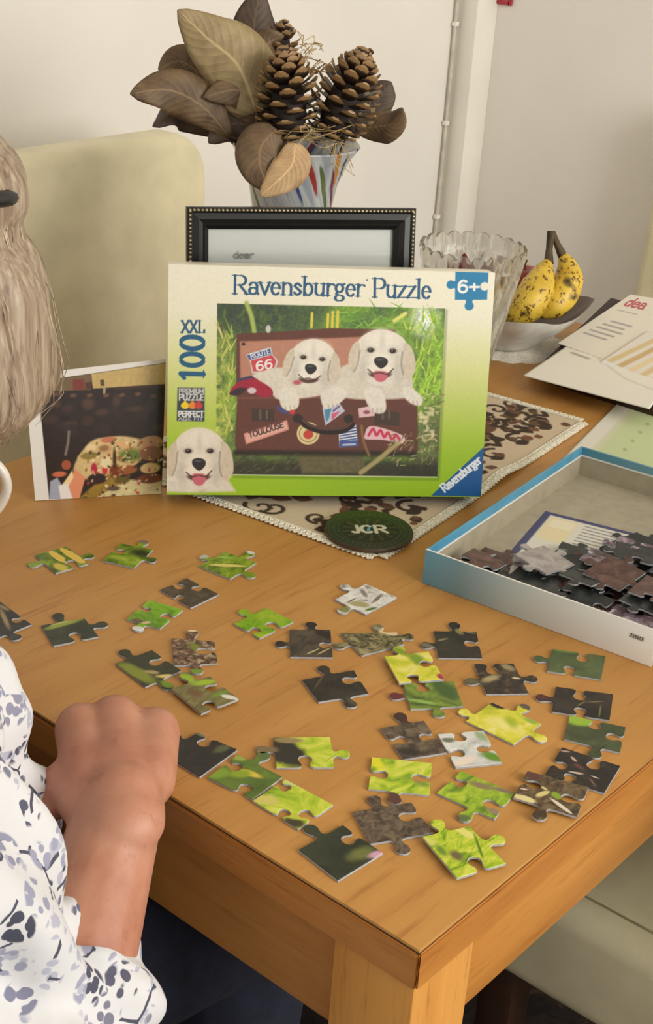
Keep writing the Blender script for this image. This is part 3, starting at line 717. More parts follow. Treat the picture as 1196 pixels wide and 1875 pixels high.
# ------------------------------------------------------------------ jigsaw pieces
CROP = {'A': (40, 970, 4.6), 'B': (280, 990, 4.6), 'C': (0, 1080, 3.5176), 'D': (200, 1140, 4.784), 'E': (490, 1050, 4.4296), 'F': (540, 1130, 3.3222),
        'G': (840, 1170, 4.1241), 'H': (680, 1270, 3.6242), 'I': (300, 1320, 3.4171), 'J': (530, 1370, 4.4296), 'K': (760, 1390, 5.98), 'L': (920, 1350, 5.2), 'M': (896, 1275, 3.987)}
KNOB = [(-.60, 0.), (-.42, .015), (-.27, .09), (-.235, .22), (-.30, .38), (-.40, .56), (-.42, .73), (-.33, .89), (-.17, .975), (0, 1.0),
        (.17, .975), (.33, .89), (.42, .73), (.40, .56), (.30, .38), (.235, .22), (.27, .09), (.42, .015), (.60, 0.)]
def piece_outline(cor, tips):
    """cor: four corners (2-D, metres); tips: {side: tip point}; a tip beyond the side is a knob, one inside it a socket"""
    P = [np.array(c, float) for c in cor]; ctr = sum(P) / 4; out = []
    for i in range(4):
        a, b = P[i], P[(i + 1) % 4]; d = b - a; L = np.hypot(*d); e = d / L; nrm = np.array([e[1], -e[0]])
        if (ctr - a) @ nrm > 0: nrm = -nrm
        out.append(a)
        if i in tips:
            tp = np.array(tips[i], float) - a; s = tp @ e; h = tp @ nrm; k = np.sign(h); h = abs(h)
            h = min(max(h, .006), .017); wk = min(max(h * 1.05, .0095), .0125)
            s = min(max(s, wk * .62 + .001), L - wk * .62 - .001)
            for x, y in KNOB: out.append(a + e * (s + x * wk) + nrm * k * y * h)
    return out
def piece_mesh(pts, th=.0021, name='puzzle_piece'):
    bm = bmesh.new(); n = len(pts)
    bev = .00035
    ar = sum(pts[i][0] * pts[(i + 1) % n][1] - pts[(i + 1) % n][0] * pts[i][1] for i in range(n))
    if ar < 0: pts = pts[::-1]
    P = [np.array(p) for p in pts]
    ins = []
    for i in range(n):
        d = P[(i + 1) % n] - P[i - 1]; d = d / (np.hypot(*d) + 1e-9); ins.append(P[i] + np.array([-d[1], d[0]]) * bev)
    r0 = [bm.verts.new((p[0], p[1], 0)) for p in P]; r1 = [bm.verts.new((p[0], p[1], th - bev)) for p in P]; r2 = [bm.verts.new((p[0], p[1], th)) for p in ins]
    tri = tessellate_polygon([[Vector((p[0], p[1], 0)) for p in P]])
    for a, b, c in tri:
        q = (P[b] - P[a]); w = (P[c] - P[a])
        if q[0] * w[1] - q[1] * w[0] < 0: b, c = c, b
        try:
            bm.faces.new((r2[a], r2[b], r2[c])); bm.faces.new((r0[c], r0[b], r0[a])).material_index = 1
        except ValueError: pass
    for i in range(n):
        j = (i + 1) % n
        f = bm.faces.new((r0[i], r0[j], r1[j], r1[i])); f.material_index = 1
        f = bm.faces.new((r1[i], r1[j], r2[j], r2[i]))
    return mesh_bm(bm, name)
def piece_mat(name, pal, scale=60, stretch=(1, 1), ang=0., acc=(), seed=0., rough=.3, sharp=.0):
    t = NT(name); v = t.coord(scale=(stretch[0], stretch[1], 1), rot=(0, 0, ang), loc=(seed, seed * 2.3, 0))
    n = t.noise(v, scale, 5, .62, .8)
    k = len(pal); lo, hi = .36 + sharp, .64 - sharp
    c = t.ramp(n, [(lo + (hi - lo) * i / max(1, k - 1), pal[i]) for i in range(k)])
    sp = t.n('ShaderNodeSeparateXYZ'); t.l(t.coord(), sp.inputs[0])
    wob = t.math('MULTIPLY', t.math('SUBTRACT', t.noise(t.coord(), 120, 3), .5), .55)
    for (cx, cy, rx, ry, a, col, soft) in acc:
        dx = t.math('SUBTRACT', sp.outputs[0], cx); dy = t.math('SUBTRACT', sp.outputs[1], cy); ca, sa = math.cos(a), math.sin(a)
        u = t.math('DIVIDE', t.math('ADD', t.math('MULTIPLY', dx, ca), t.math('MULTIPLY', dy, sa)), rx)
        w = t.math('DIVIDE', t.math('SUBTRACT', t.math('MULTIPLY', dy, ca), t.math('MULTIPLY', dx, sa)), ry)
        d = t.math('SQRT', t.math('ADD', t.math('MULTIPLY', u, u), t.math('MULTIPLY', w, w)))
        d = t.math('ADD', d, wob)
        c = t.mix(t.smooth(d, 1 - soft, 1 + soft * .3, 1, 0), c, col)
    t.base(c).set(Roughness=rough, Specular_IOR_Level=.3); return t.m
LIME = [(112, 150, 30), (166, 190, 40), (196, 206, 62), (214, 216, 96)]
YELL = [(176, 184, 40), (206, 204, 52), (222, 212, 84), (232, 222, 130)]
GRN = [(60, 80, 34), (92, 114, 44), (116, 138, 50), (140, 160, 66)]
LEAF = [(66, 88, 24), (108, 134, 34), (132, 156, 42), (160, 176, 70)]
DKG = [(40, 52, 36), (52, 66, 44), (64, 78, 50)]
OLV = [(40, 46, 32), (50, 56, 38), (60, 64, 44)]
DRK = [(34, 30, 26), (44, 38, 32), (58, 50, 42)]
BRN = [(62, 50, 40), (84, 70, 56), (104, 88, 70), (122, 106, 84)]
MOSS = [(44, 42, 30), (84, 78, 52), (126, 116, 78), (160, 150, 108)]
FLOR = [(52, 36, 28), (92, 66, 52), (124, 96, 74), (176, 158, 124)]
WHT = [(150, 140, 128), (206, 204, 198), (228, 226, 218), (236, 234, 226)]
YEL, CRM, WH, MAR, PNK = (222, 190, 92), (222, 208, 160), (226, 224, 216), (104, 40, 44), (206, 160, 180)
# crop, corners, tips, palette, noise(scale, stretch, angle), accents (x0,y0,x1,y1,halfwidth,colour,soft), lift, label
PIECES = [
 ('A', [(110, 215), (375, 140), (560, 285), (285, 365)], {1: (603, 208), 2: (392, 260), 3: (52, 302)}, GRN, (50, (1, 1), 0), [(250, 190, 350, 265, 30, YEL, .2), (340, 165, 520, 280, 32, YEL, .2), (300, 300, 350, 330, 40, (206, 184, 84), .5)], 0, 'olive jigsaw piece with two yellow bars, nearest the photo print'),
 ('A', [(835, 115), (1105, 168), (945, 320), (680, 258)], {0: (1040, 88), 1: (1130, 262), 3: (868, 192)}, LEAF, (45, (1, 1), .4), [(940, 180, 1060, 215, 70, (48, 50, 30), .8), (1010, 95, 1065, 110, 30, (130, 110, 106), .4), (1090, 260, 1125, 265, 26, (70, 74, 56), .5)], 0, 'green jigsaw piece with a dark smudge, second in the back row of loose pieces'),
 ('B', [(390, 215), (610, 95), (872, 185), (650, 320)], {0: (402, 128), 1: (845, 88), 2: (858, 305)}, LEAF, (60, (1, 2), .3), [(490, 205, 780, 215, 22, (214, 196, 110), .3), (420, 125, 420, 135, 46, (176, 180, 162), .4), (835, 95, 835, 100, 36, (206, 208, 204), .4), (560, 140, 680, 150, 16, (150, 186, 90), .6)], 0, 'green jigsaw piece with a pale yellow streak and two whitish knobs'),
 ('B', [(60, 415), (285, 315), (555, 450), (320, 565)], {0: (258, 402), 1: (342, 416), 3: (258, 464)}, [(58, 48, 40), (74, 62, 52), (92, 78, 66)], (90, (1, 1), 0), [], 0, 'plain grey-brown jigsaw piece lying alone behind the green ones'),
 ('B', [(680, 700), (960, 567), (1188, 680), (900, 822)], {0: (735, 585), 2: (962, 690), 3: (892, 738)}, [(86, 128, 20), (118, 160, 26), (134, 172, 34), (160, 180, 44)], (50, (1, 1), 0), [], 0, 'bright grass green jigsaw piece left of the grey and black one'),
 ('C', [(-20, 60), (203, 222), (-5, 305), (-200, 150)], {0: (82, 205), 1: (120, 318)}, [(34, 36, 34), (46, 46, 42), (60, 58, 50)], (60, (1, 1), 0), [(0, 120, 60, 250, 14, (150, 128, 92), .6), (0, 100, 50, 130, 14, (140, 118, 84), .6)], 0, 'black jigsaw piece with straw coloured twigs, cut by the left picture edge'),
 ('C', [(265, 230), (545, 183), (635, 300), (345, 360)], {0: (365, 150), 1: (693, 215), 2: (470, 275)}, OLV, (50, (1, 1), 0), [(290, 255, 530, 185, 24, (140, 152, 62), .5), (330, 230, 480, 190, 10, (172, 170, 96), .5)], 0, 'dark olive jigsaw piece with a pale green band along its top'),
 ('C', [(960, 65), (1180, 128), (1030, 250), (815, 190)], {1: (1040, 160), 2: (872, 262), 3: (968, 135)}, [(92, 136, 20), (122, 168, 30), (140, 180, 44)], (45, (1, 1), 0), [(860, 250, 920, 258, 26, (214, 212, 206), .25), (870, 195, 900, 205, 26, (104, 84, 60), .5), (920, 215, 960, 210, 14, (206, 180, 140), .5)], 0, 'small green jigsaw piece with a white knob'),
 ('D', [(55, 360), (375, 240), (630, 420), (315, 562)], {0: (105, 238), 1: (362, 365), 2: (548, 578)}, [(40, 44, 24), (48, 50, 30), (58, 58, 38)], (40, (1, 1), 0), [(100, 360, 380, 520, 62, (126, 134, 42), .5), (330, 430, 420, 440, 26, (166, 148, 96), .6), (440, 470, 580, 470, 28, (212, 192, 110), .5), (500, 530, 540, 545, 50, (112, 138, 34), .4)], 0, 'black and olive jigsaw piece overlapping a mossy one above the forearm'),
 ('D', [(550, 137), (922, 165), (952, 355), (565, 375)], {0: (735, 58), 1: (762, 250), 2: (775, 448)}, FLOR, (160, (1, 1), 0), [(700, 70, 770, 70, 18, (226, 206, 166), .4), (850, 140, 915, 145, 16, (226, 204, 164), .4), (720, 190, 780, 240, 40, (122, 128, 50), .6), (720, 425, 820, 430, 30, (112, 142, 44), .3)], 0, 'brown speckled flowery jigsaw piece with a green lower knob'),
 ('D', [(545, 580), (880, 470), (1135, 668), (805, 798)], {0: (640, 436), 1: (850, 590), 2: (845, 690)}, [(96, 92, 52), (120, 112, 66), (140, 128, 84)], (60, (1, 2), .5), [(640, 480, 720, 500, 60, (146, 176, 40), .5), (760, 540, 920, 510, 36, (158, 184, 48), .5), (900, 650, 1040, 600, 26, (116, 144, 52), .5), (1000, 640, 1110, 670, 26, (220, 218, 206), .3), (720, 600, 780, 640, 50, (114, 84, 56), .7)], .0022, 'mossy jigsaw piece with lime knob and white corner above the forearm'),
 ('E', [(545, 210), (800, 85), (1050, 195), (795, 330)], {0: (598, 92), 3: (580, 316)}, WHT, (70, (1, 1), 0), [(760, 130, 800, 190, 22, (140, 126, 116), .6), (850, 240, 930, 170, 18, (122, 106, 92), .6), (600, 270, 640, 300, 50, (134, 132, 78), .4), (680, 240, 800, 260, 42, (168, 158, 112), .5), (800, 300, 880, 280, 18, (84, 110, 48), .6), (640, 240, 720, 200, 8, (96, 84, 76), .6)], 0, 'white blossom jigsaw piece lying just left of the tray'),
 ('E', [(180, 455), (510, 458), (530, 680), (185, 675)], {0: (350, 393), 1: (420, 580), 3: (62, 570)}, [(52, 46, 38), (70, 62, 52), (88, 78, 64)], (70, (1, 2), 0), [(340, 400, 400, 440, 60, (40, 30, 26), .4), (430, 480, 510, 520, 46, (38, 32, 28), .5), (310, 660, 420, 610, 8, (188, 170, 122), .5), (400, 660, 520, 600, 8, (178, 160, 112), .5), (70, 570, 120, 570, 40, (42, 36, 32), .5)], 0, 'grey and black jigsaw piece with straw lines, left of the mossy one'),
 ('E', [(590, 487), (1050, 478), (1112, 575), (765, 665)], {0: (890, 413), 1: (1155, 465), 3: (535, 595)}, MOSS, (150, (1, 1), 0), [(930, 460, 1030, 490, 40, (214, 194, 154), .3), (850, 440, 900, 450, 26, (140, 138, 104), .5), (1090, 450, 1140, 455, 26, (120, 130, 62), .5)], 0, 'moss textured jigsaw piece with a cream patch'),
 ('F', [(45, 382), (358, 322), (450, 465), (145, 516)], {0: (160, 295), 1: (288, 390), 2: (355, 548)}, DRK, (60, (1, 1), 0), [(110, 450, 190, 330, 7, (92, 74, 52), .7), (330, 500, 380, 530, 26, (80, 74, 54), .6)], 0, 'nearly black jigsaw piece lying alone at the middle of the scatter'),
 ('F', [(545, 240), (815, 210), (908, 378), (635, 402)], {0: (622, 178), 1: (760, 285), 2: (710, 348)}, YELL, (40, (1, 1), .5), [(600, 190, 690, 230, 30, (126, 150, 34), .6), (720, 230, 760, 280, 40, (126, 152, 40), .6), (885, 355, 910, 372, 26, (168, 40, 80), .4)], .0022, 'yellow jigsaw piece with a magenta corner above a green one'),
 ('F', [(660, 405), (965, 390), (1025, 540), (705, 560)], {0: (790, 455), 2: (885, 607), 3: (577, 480)}, GRN, (40, (1, 1), .3), [(860, 400, 980, 500, 60, (66, 92, 42), .6), (600, 480, 640, 490, 40, MAR, .3), (690, 500, 860, 530, 16, (140, 174, 84), .6)], 0, 'green jigsaw piece with a maroon knob on its left'),
 ('F', [(845, 85), (1105, 90), (1140, 250), (875, 246)], {0: (965, 30), 1: (1030, 160), 3: (765, 168)}, DRK, (60, (1, 1), 0), [(870, 145, 930, 130, 8, (140, 124, 92), .6), (990, 80, 1010, 100, 18, (136, 128, 76), .6), (1040, 90, 1100, 100, 10, (126, 120, 80), .6), (775, 165, 830, 180, 22, (112, 104, 86), .5)], 0, 'black jigsaw piece with moss flecks below the tray corner'),
 ('G', [(120, 190), (415, 185), (530, 410), (210, 415)], {0: (268, 268), 1: (595, 298), 3: (48, 320)}, [(40, 32, 26), (58, 46, 36), (92, 78, 58)], (110, (1, 1), 0), [(190, 320, 290, 280, 30, (168, 152, 108), .6), (340, 200, 400, 230, 30, (150, 138, 98), .6), (60, 320, 120, 320, 36, (96, 94, 66), .5), (410, 295, 460, 300, 12, (206, 192, 150), .5), (120, 200, 200, 220, 50, (40, 34, 28), .4)], 0, 'black jigsaw piece with cream flower sprays, right of the mossy black one'),
 ('G', [(710, 75), (1110, 130), (1075, 305), (665, 240)], {0: (935, 172), 2: (840, 205), 3: (566, 140)}, [(72, 86, 54), (84, 98, 60), (98, 110, 70)], (40, (1, 1), 0), [(720, 80, 880, 105, 18, (110, 140, 66), .6)], 0, 'plain sage green jigsaw piece beside the printed side of the tray'),
 ('G', [(735, 360), (1168, 418), (1140, 612), (705, 547)], {0: (915, 462), 2: (920, 518), 3: (582, 435)}, DRK, (60, (1, 1), 0), [(590, 430, 650, 435, 40, (88, 40, 36), .4), (960, 480, 1120, 470, 6, (134, 116, 76), .6), (890, 510, 960, 470, 5, (134, 116, 76), .6), (1060, 590, 1075, 500, 6, (110, 116, 66), .6)], 0, 'black jigsaw piece with fine grass lines below the sage green one'),
 ('G', [(55, 620), (250, 480), (625, 640), (415, 795)], {0: (5, 535), 1: (525, 490), 2: (660, 768)}, YELL, (45, (1, 1), .3), [(240, 480, 330, 520, 30, (52, 38, 34), .35), (480, 500, 560, 530, 34, (96, 84, 76), .35), (500, 600, 600, 640, 30, (150, 176, 62), .6), (380, 600, 420, 660, 40, (166, 182, 40), .7)], 0, 'large bright yellow jigsaw piece with dark top knob'),
 ('H', [(60, 230), (350, 180), (502, 390), (215, 436)], {0: (175, 126), 1: (322, 295), 3: (238, 300)}, BRN, (90, (1, 1), 0), [(130, 140, 240, 160, 60, (66, 38, 34), .4), (170, 380, 330, 400, 40, (48, 40, 34), .7)], 0, 'brown jigsaw piece with a maroon knob left of the white one'),
 ('H', [(440, 270), (745, 245), (868, 460), (560, 490)], {0: (600, 316), 1: (700, 370), 3: (618, 390)}, [(176, 176, 168), (206, 206, 200), (224, 222, 214)], (50, (1, 1), 0), [(750, 400, 860, 440, 40, (98, 142, 36), .5), (480, 310, 540, 310, 26, (112, 116, 96), .6), (700, 260, 760, 310, 26, (150, 170, 120), .6), (560, 470, 680, 430, 30, (232, 214, 196), .6)], 0, 'white and green jigsaw piece with three sockets'),
 ('M', [(588, 140), (997, 225), (955, 410), (545, 310)], {0: (770, 240), 1: (853, 285), 2: (765, 446)}, [(62, 70, 44), (72, 82, 50), (84, 94, 58)], (40, (1, 1), 0), [(590, 160, 720, 190, 62, (150, 182, 56), .45)], 0, 'dark green jigsaw piece with a lime corner near the right table edge'),
 ('L', [(570, 95), (1125, 275), (970, 530), (405, 358)], {0: (850, 300), 2: (660, 350), 3: (620, 285)}, DRK, (60, (1, 1), 0), [(560, 130, 640, 140, 12, (176, 148, 126), .5), (660, 190, 700, 230, 14, (190, 164, 140), .5), (640, 330, 760, 350, 14, (196, 176, 156), .5), (700, 260, 760, 300, 22, (104, 64, 56), .6), (850, 370, 920, 395, 8, (196, 180, 164), .4), (830, 390, 890, 470, 10, (118, 84, 70), .6)], 0, 'black jigsaw piece with pink-white petals at the right table edge'),
 ('L', [(240, 320), (822, 475), (712, 757), (105, 572)], {1: (560, 560), 2: (335, 780), 3: (372, 470)}, [(64, 50, 34), (96, 78, 54), (128, 106, 76)], (90, (1, 2), .4), [(250, 350, 330, 380, 50, (92, 56, 52), .5), (130, 560, 290, 610, 40, (222, 208, 146), .3), (330, 560, 430, 520, 26, (214, 196, 130), .4), (470, 590, 660, 730, 18, (220, 206, 184), .3), (500, 540, 530, 570, 34, (134, 164, 44), .4), (300, 720, 400, 730, 60, (70, 54, 40), .5), (370, 470, 420, 500, 14, (206, 190, 140), .4), (170, 490, 240, 500, 8, (226, 204, 180), .4)], .0022, 'brown jigsaw piece with cream slashes at the right table edge'),
 ('I', [(-10, 205), (212, 72), (460, 180), (224, 350)], {0: (50, 92), 1: (226, 155)}, [(30, 28, 26), (38, 34, 31), (48, 43, 38)], (60, (1, 1), 0), [(210, 80, 290, 105, 16, (104, 110, 84), .6), (330, 190, 400, 160, 30, (88, 92, 60), .6)], 0, 'black jigsaw piece against the resting fist'),
 ('I', [(275, 355), (462, 210), (742, 350), (555, 490)], {0: (482, 302), 1: (655, 196), 3: (535, 400)}, [(74, 96, 34), (88, 112, 40), (106, 128, 46)], (35, (1, 1), 0), [(480, 310, 600, 350, 26, (214, 190, 72), .5), (430, 330, 520, 330, 40, (138, 160, 34), .6), (430, 225, 500, 240, 24, (150, 164, 72), .6), (300, 340, 370, 320, 50, (126, 156, 44), .6), (620, 220, 680, 240, 40, (88, 106, 56), .5)], 0, 'olive green jigsaw piece with a yellow streak beside the near table edge'),
 ('I', [(555, 500), (762, 365), (1060, 525), (842, 677)], {0: (785, 432), 2: (855, 565), 3: (778, 560)}, LIME, (35, (1, 1), 0), [(590, 490, 680, 500, 46, (206, 196, 102), .5), (770, 620, 860, 650, 46, (64, 62, 36), .6), (770, 380, 840, 400, 26, (196, 204, 130), .6), (760, 590, 900, 610, 26, (190, 194, 60), .6)], 0, 'lime jigsaw piece with a blackened lower corner beside the near table edge'),
 ('I', [(685, 105), (1040, 100), (1066, 290), (705, 292)], {1: (1165, 205), 2: (880, 215), 3: (577, 180)}, LIME, (45, (1, 1), 0), [(700, 140, 820, 250, 96, (46, 42, 34), .35), (700, 120, 860, 125, 26, (150, 132, 86), .5), (590, 175, 680, 180, 40, (124, 104, 74), .4)], 0, 'jigsaw piece half black and half lime behind the olive one'),
 ('J', [(75, 825), (432, 623), (757, 850), (395, 1072)], {0: (135, 628), 1: (440, 765)}, OLV, (30, (1, 1), 0), [(520, 880, 640, 830, 66, (112, 116, 60), .7), (660, 880, 760, 845, 34, PNK, .6)], 0, 'plain dark olive corner jigsaw piece, nearest the table corner'),
 ('J', [(670, 72), (1157, 120), (1136, 380), (640, 327)], {1: (990, 235), 2: (850, 452), 3: (800, 220)}, LIME, (35, (1, 2), .1), [(820, 390, 900, 440, 56, (92, 56, 48), .25), (680, 80, 740, 160, 40, (222, 214, 40), .6), (1040, 270, 1120, 300, 46, (128, 150, 52), .7)], 0, 'lime jigsaw piece whose brown lower knob lies on a brown piece'),
 ('J', [(515, 515), (990, 440), (1168, 685), (655, 777)], {0: (670, 383), 1: (893, 568), 2: (945, 855)}, BRN, (140, (1, 1), 0), [], 0, 'mottled brown jigsaw piece touching the olive corner piece'),
 ('K', [(240, 372), (505, 130), (1095, 370), (870, 655)], {0: (555, 290), 2: (748, 462), 3: (480, 695)}, [(96, 130, 34), (146, 176, 40), (184, 200, 60)], (50, (1, 2), .4), [(600, 260, 860, 330, 50, (138, 120, 86), .6), (860, 320, 1080, 370, 36, (130, 110, 92), .6), (480, 640, 560, 650, 56, (96, 108, 62), .5), (820, 550, 900, 590, 46, (150, 126, 100), .6)], 0, 'lime and taupe jigsaw piece right of the plain lime one'),
 ('K', [(80, 850), (592, 735), (997, 1140), (460, 1302)], {0: (215, 662), 1: (975, 858), 2: (612, 1075)}, LIME, (55, (1, 2.4), .9), [(470, 760, 620, 850, 46, (222, 216, 116), .4), (420, 1030, 480, 1080, 56, (110, 100, 62), .6), (100, 870, 210, 930, 46, (208, 206, 104), .5), (640, 800, 760, 1130, 16, (96, 128, 34), .6), (240, 950, 340, 1060, 40, (110, 140, 46), .7)], .0022, 'lime striped leaf jigsaw piece, frontmost of the green ones'),
]
def build_pieces():
    for k, (cr, cor, tips, pal, (ns, st, an), acc, lift, label) in enumerate(PIECES):
        ox, oy, s = CROP[cr]
        def g(q): return onz(ox + q[0] / s, oy + q[1] / s, .0021 + lift)
        C3 = [g(q) for q in cor]; c0 = sum(C3, Vector()) / 4
        loc2 = lambda p: (p.x - c0.x, p.y - c0.y)
        pts = piece_outline([loc2(p) for p in C3], {i: loc2(g(q)) for i, q in tips.items()})
        ac = []
        for (x0, y0, x1, y1, hw, col, soft) in acc:
            a, b = g((x0, y0)), g((x1, y1)); m = (a + b) / 2; d = b - a; hwm = hw / s * (m - CAM_LOC).length / FPX * 1.15
            ac.append((m.x - c0.x, m.y - c0.y, max(d.length / 2, .0005) + hwm, hwm * 1.15, math.atan2(d.y, d.x), col, soft))
        o = link('puzzle_piece', piece_mesh(pts), [piece_mat('piece_print_%02d' % k, pal, ns, st, an, ac, k * 1.3), M['boardedge']], None, (c0.x, c0.y, T + lift + .0002))
        tag(o, label, 'puzzle piece', 'loose jigsaw pieces on the table')
build_pieces()

# ---- the heap inside the tray
def build_heap():
    R = random.Random(21)
    meshes = []
    for k in range(6):
        a, b = .0225 + R.uniform(-.001, .002), .0185 + R.uniform(-.001, .002)
        cor = [(-a, b), (a, b), (a, -b), (-a, -b)]; tips = {}
        mid = [(0, b), (a, 0), (0, -b), (-a, 0)]; nr = [(0, 1), (1, 0), (0, -1), (-1, 0)]
        for i in range(4):
            if k % 3 == 2 and i == 2: continue
            sg = 1 if (i + k + (k // 2) * i) % 2 else -1
            off = R.uniform(-.004, .004); h = .0115 * sg
            tips[i] = (mid[i][0] + nr[i][0] * h + (off if i % 2 == 0 else 0), mid[i][1] + nr[i][1] * h + (off if i % 2 else 0))
        meshes.append(piece_mesh(piece_outline(cor, tips)))
    for me in meshes:
        me.materials.append(M['boardedge']); me.materials.append(M['boardedge'])
    kinds = {
     'brown': ([(72, 50, 44), (92, 66, 58), (112, 84, 76)], 'chestnut brown jigsaw piece'),
     'black': ([(24, 26, 28), (34, 38, 38), (50, 56, 54)], 'black jigsaw piece'),
     'grey': ([(140, 132, 130), (164, 156, 152), (176, 170, 166)], 'upturned grey jigsaw piece'),
     'mauve': ([(78, 56, 62), (120, 98, 112), (196, 184, 196)], 'mauve jigsaw piece'),
     'lime': (LIME, 'lime green jigsaw piece'),
     'red': ([(60, 40, 36), (96, 46, 44), (150, 116, 90)], 'reddish jigsaw piece')}
    mats = {k: piece_mat('heap_print_' + k, v[0], 70, seed=R.random() * 9, rough=.34) for k, v in kinds.items()}
    order = (['brown'] * 8 + ['black'] * 9 + ['grey'] * 2 + ['mauve'] * 2 + ['red'] * 1)
    spots = []
    for lay in range(6):
        for i in range(4):
            for j in range(5):
                u = .037 + i * .053 + (R.uniform(-.006, .006) if 0 < i < 3 else 0); v = .037 + j * .046 + (R.uniform(-.007, .007) if j else 0)
                if 0 < i < 3: u += (lay % 2) * .016 - .008
                if j: v += (lay % 2) * .014 - .007
                lim = .062 + 1.15 * u - lay * .018
                if v > lim or (lay > 3 and (i == 0 or j == 0)): continue
                spots.append((lay, u, v))
    fixed = {(0): None}
    for n, (lay, u, v) in enumerate(spots):
        k = R.choice(order if lay < 3 else order[3:])
        if n % 17 == 9 and lay in (1, 2): k = 'lime'
        z = .0027 + lay * .0046
        tl = min(.05 + lay * .035, .15); tilt = (0, 0) if lay == 0 else (R.uniform(-tl, tl), R.uniform(-tl, tl))
        me = meshes[n % 6]
        o = bpy.data.objects.new('puzzle_piece', me); COL.objects.link(o)
        o.material_slots[0].link = 'OBJECT'; o.material_slots[0].material = mats[k]
        o.location = tray_pt(u, v, z + (0 if lay == 0 else .0012))
        o.rotation_euler = (tilt[0], tilt[1], TRAY_A + R.randrange(4) * PI / 2 + (R.uniform(-.5, .5) if .05 < u < .18 and v > .06 else R.uniform(-.06, .06)))
        hz = ['at the bottom of the heap', 'low in the heap', 'halfway up the heap', 'high in the heap', 'on top of the heap', 'on top of the heap'][lay]
        wz = ('by the blue tray end' if u < .07 else ('by the printed white wall' if v < .06 else ('beside the leaflet' if v > .15 else 'at its centre')))
        if wz == 'at its centre': wz = 'left of its centre' if u < .105 else ('at its right front' if v < .11 else 'at its right back')
        tag(o, kinds[k][1] + ' ' + hz + ' ' + wz, 'puzzle piece', 'heap of jigsaw pieces in the tray')
    # the printed leaflet lying under the heap
    cv = Cv(120, 160, (70, 72, 112)); cv.poly([(7, 7), (113, 7), (113, 153), (7, 153)], (222, 218, 204), 1)
    cv.poly([(8, 10), (36, 10), (36, 70), (8, 70)], (230, 216, 176), 1); cv.poly([(12, 14), (34, 14), (34, 36), (12, 36)], (236, 226, 196), 1)
    for k in range(16):
        cv.stroke([(44, 14 + k * 8), (108, 14 + k * 8)], 2.4, (120, 122, 130), alpha=.8)
    lw, ll = .13, .15
    me = print_mesh('sheet', cv, lw, ll, lambda X, Z: np.stack([X, Z, np.zeros_like(X)], -1))
    o = link('leaflet', me, vcol_mat('leaflet_print', .6), None, tray_pt(.041, .072, .0026)); o.rotation_euler = (0, 0, TRAY_A + .15)
    tag(o, 'blue bordered printed leaflet under the heap of pieces in the tray', 'leaflet')
build_heap()
def onp(px, py, p0, nrm):
    d = ray(px, py); nrm = Vector(nrm); return CAM_LOC + d * ((Vector(p0) - CAM_LOC).dot(nrm) / d.dot(nrm))

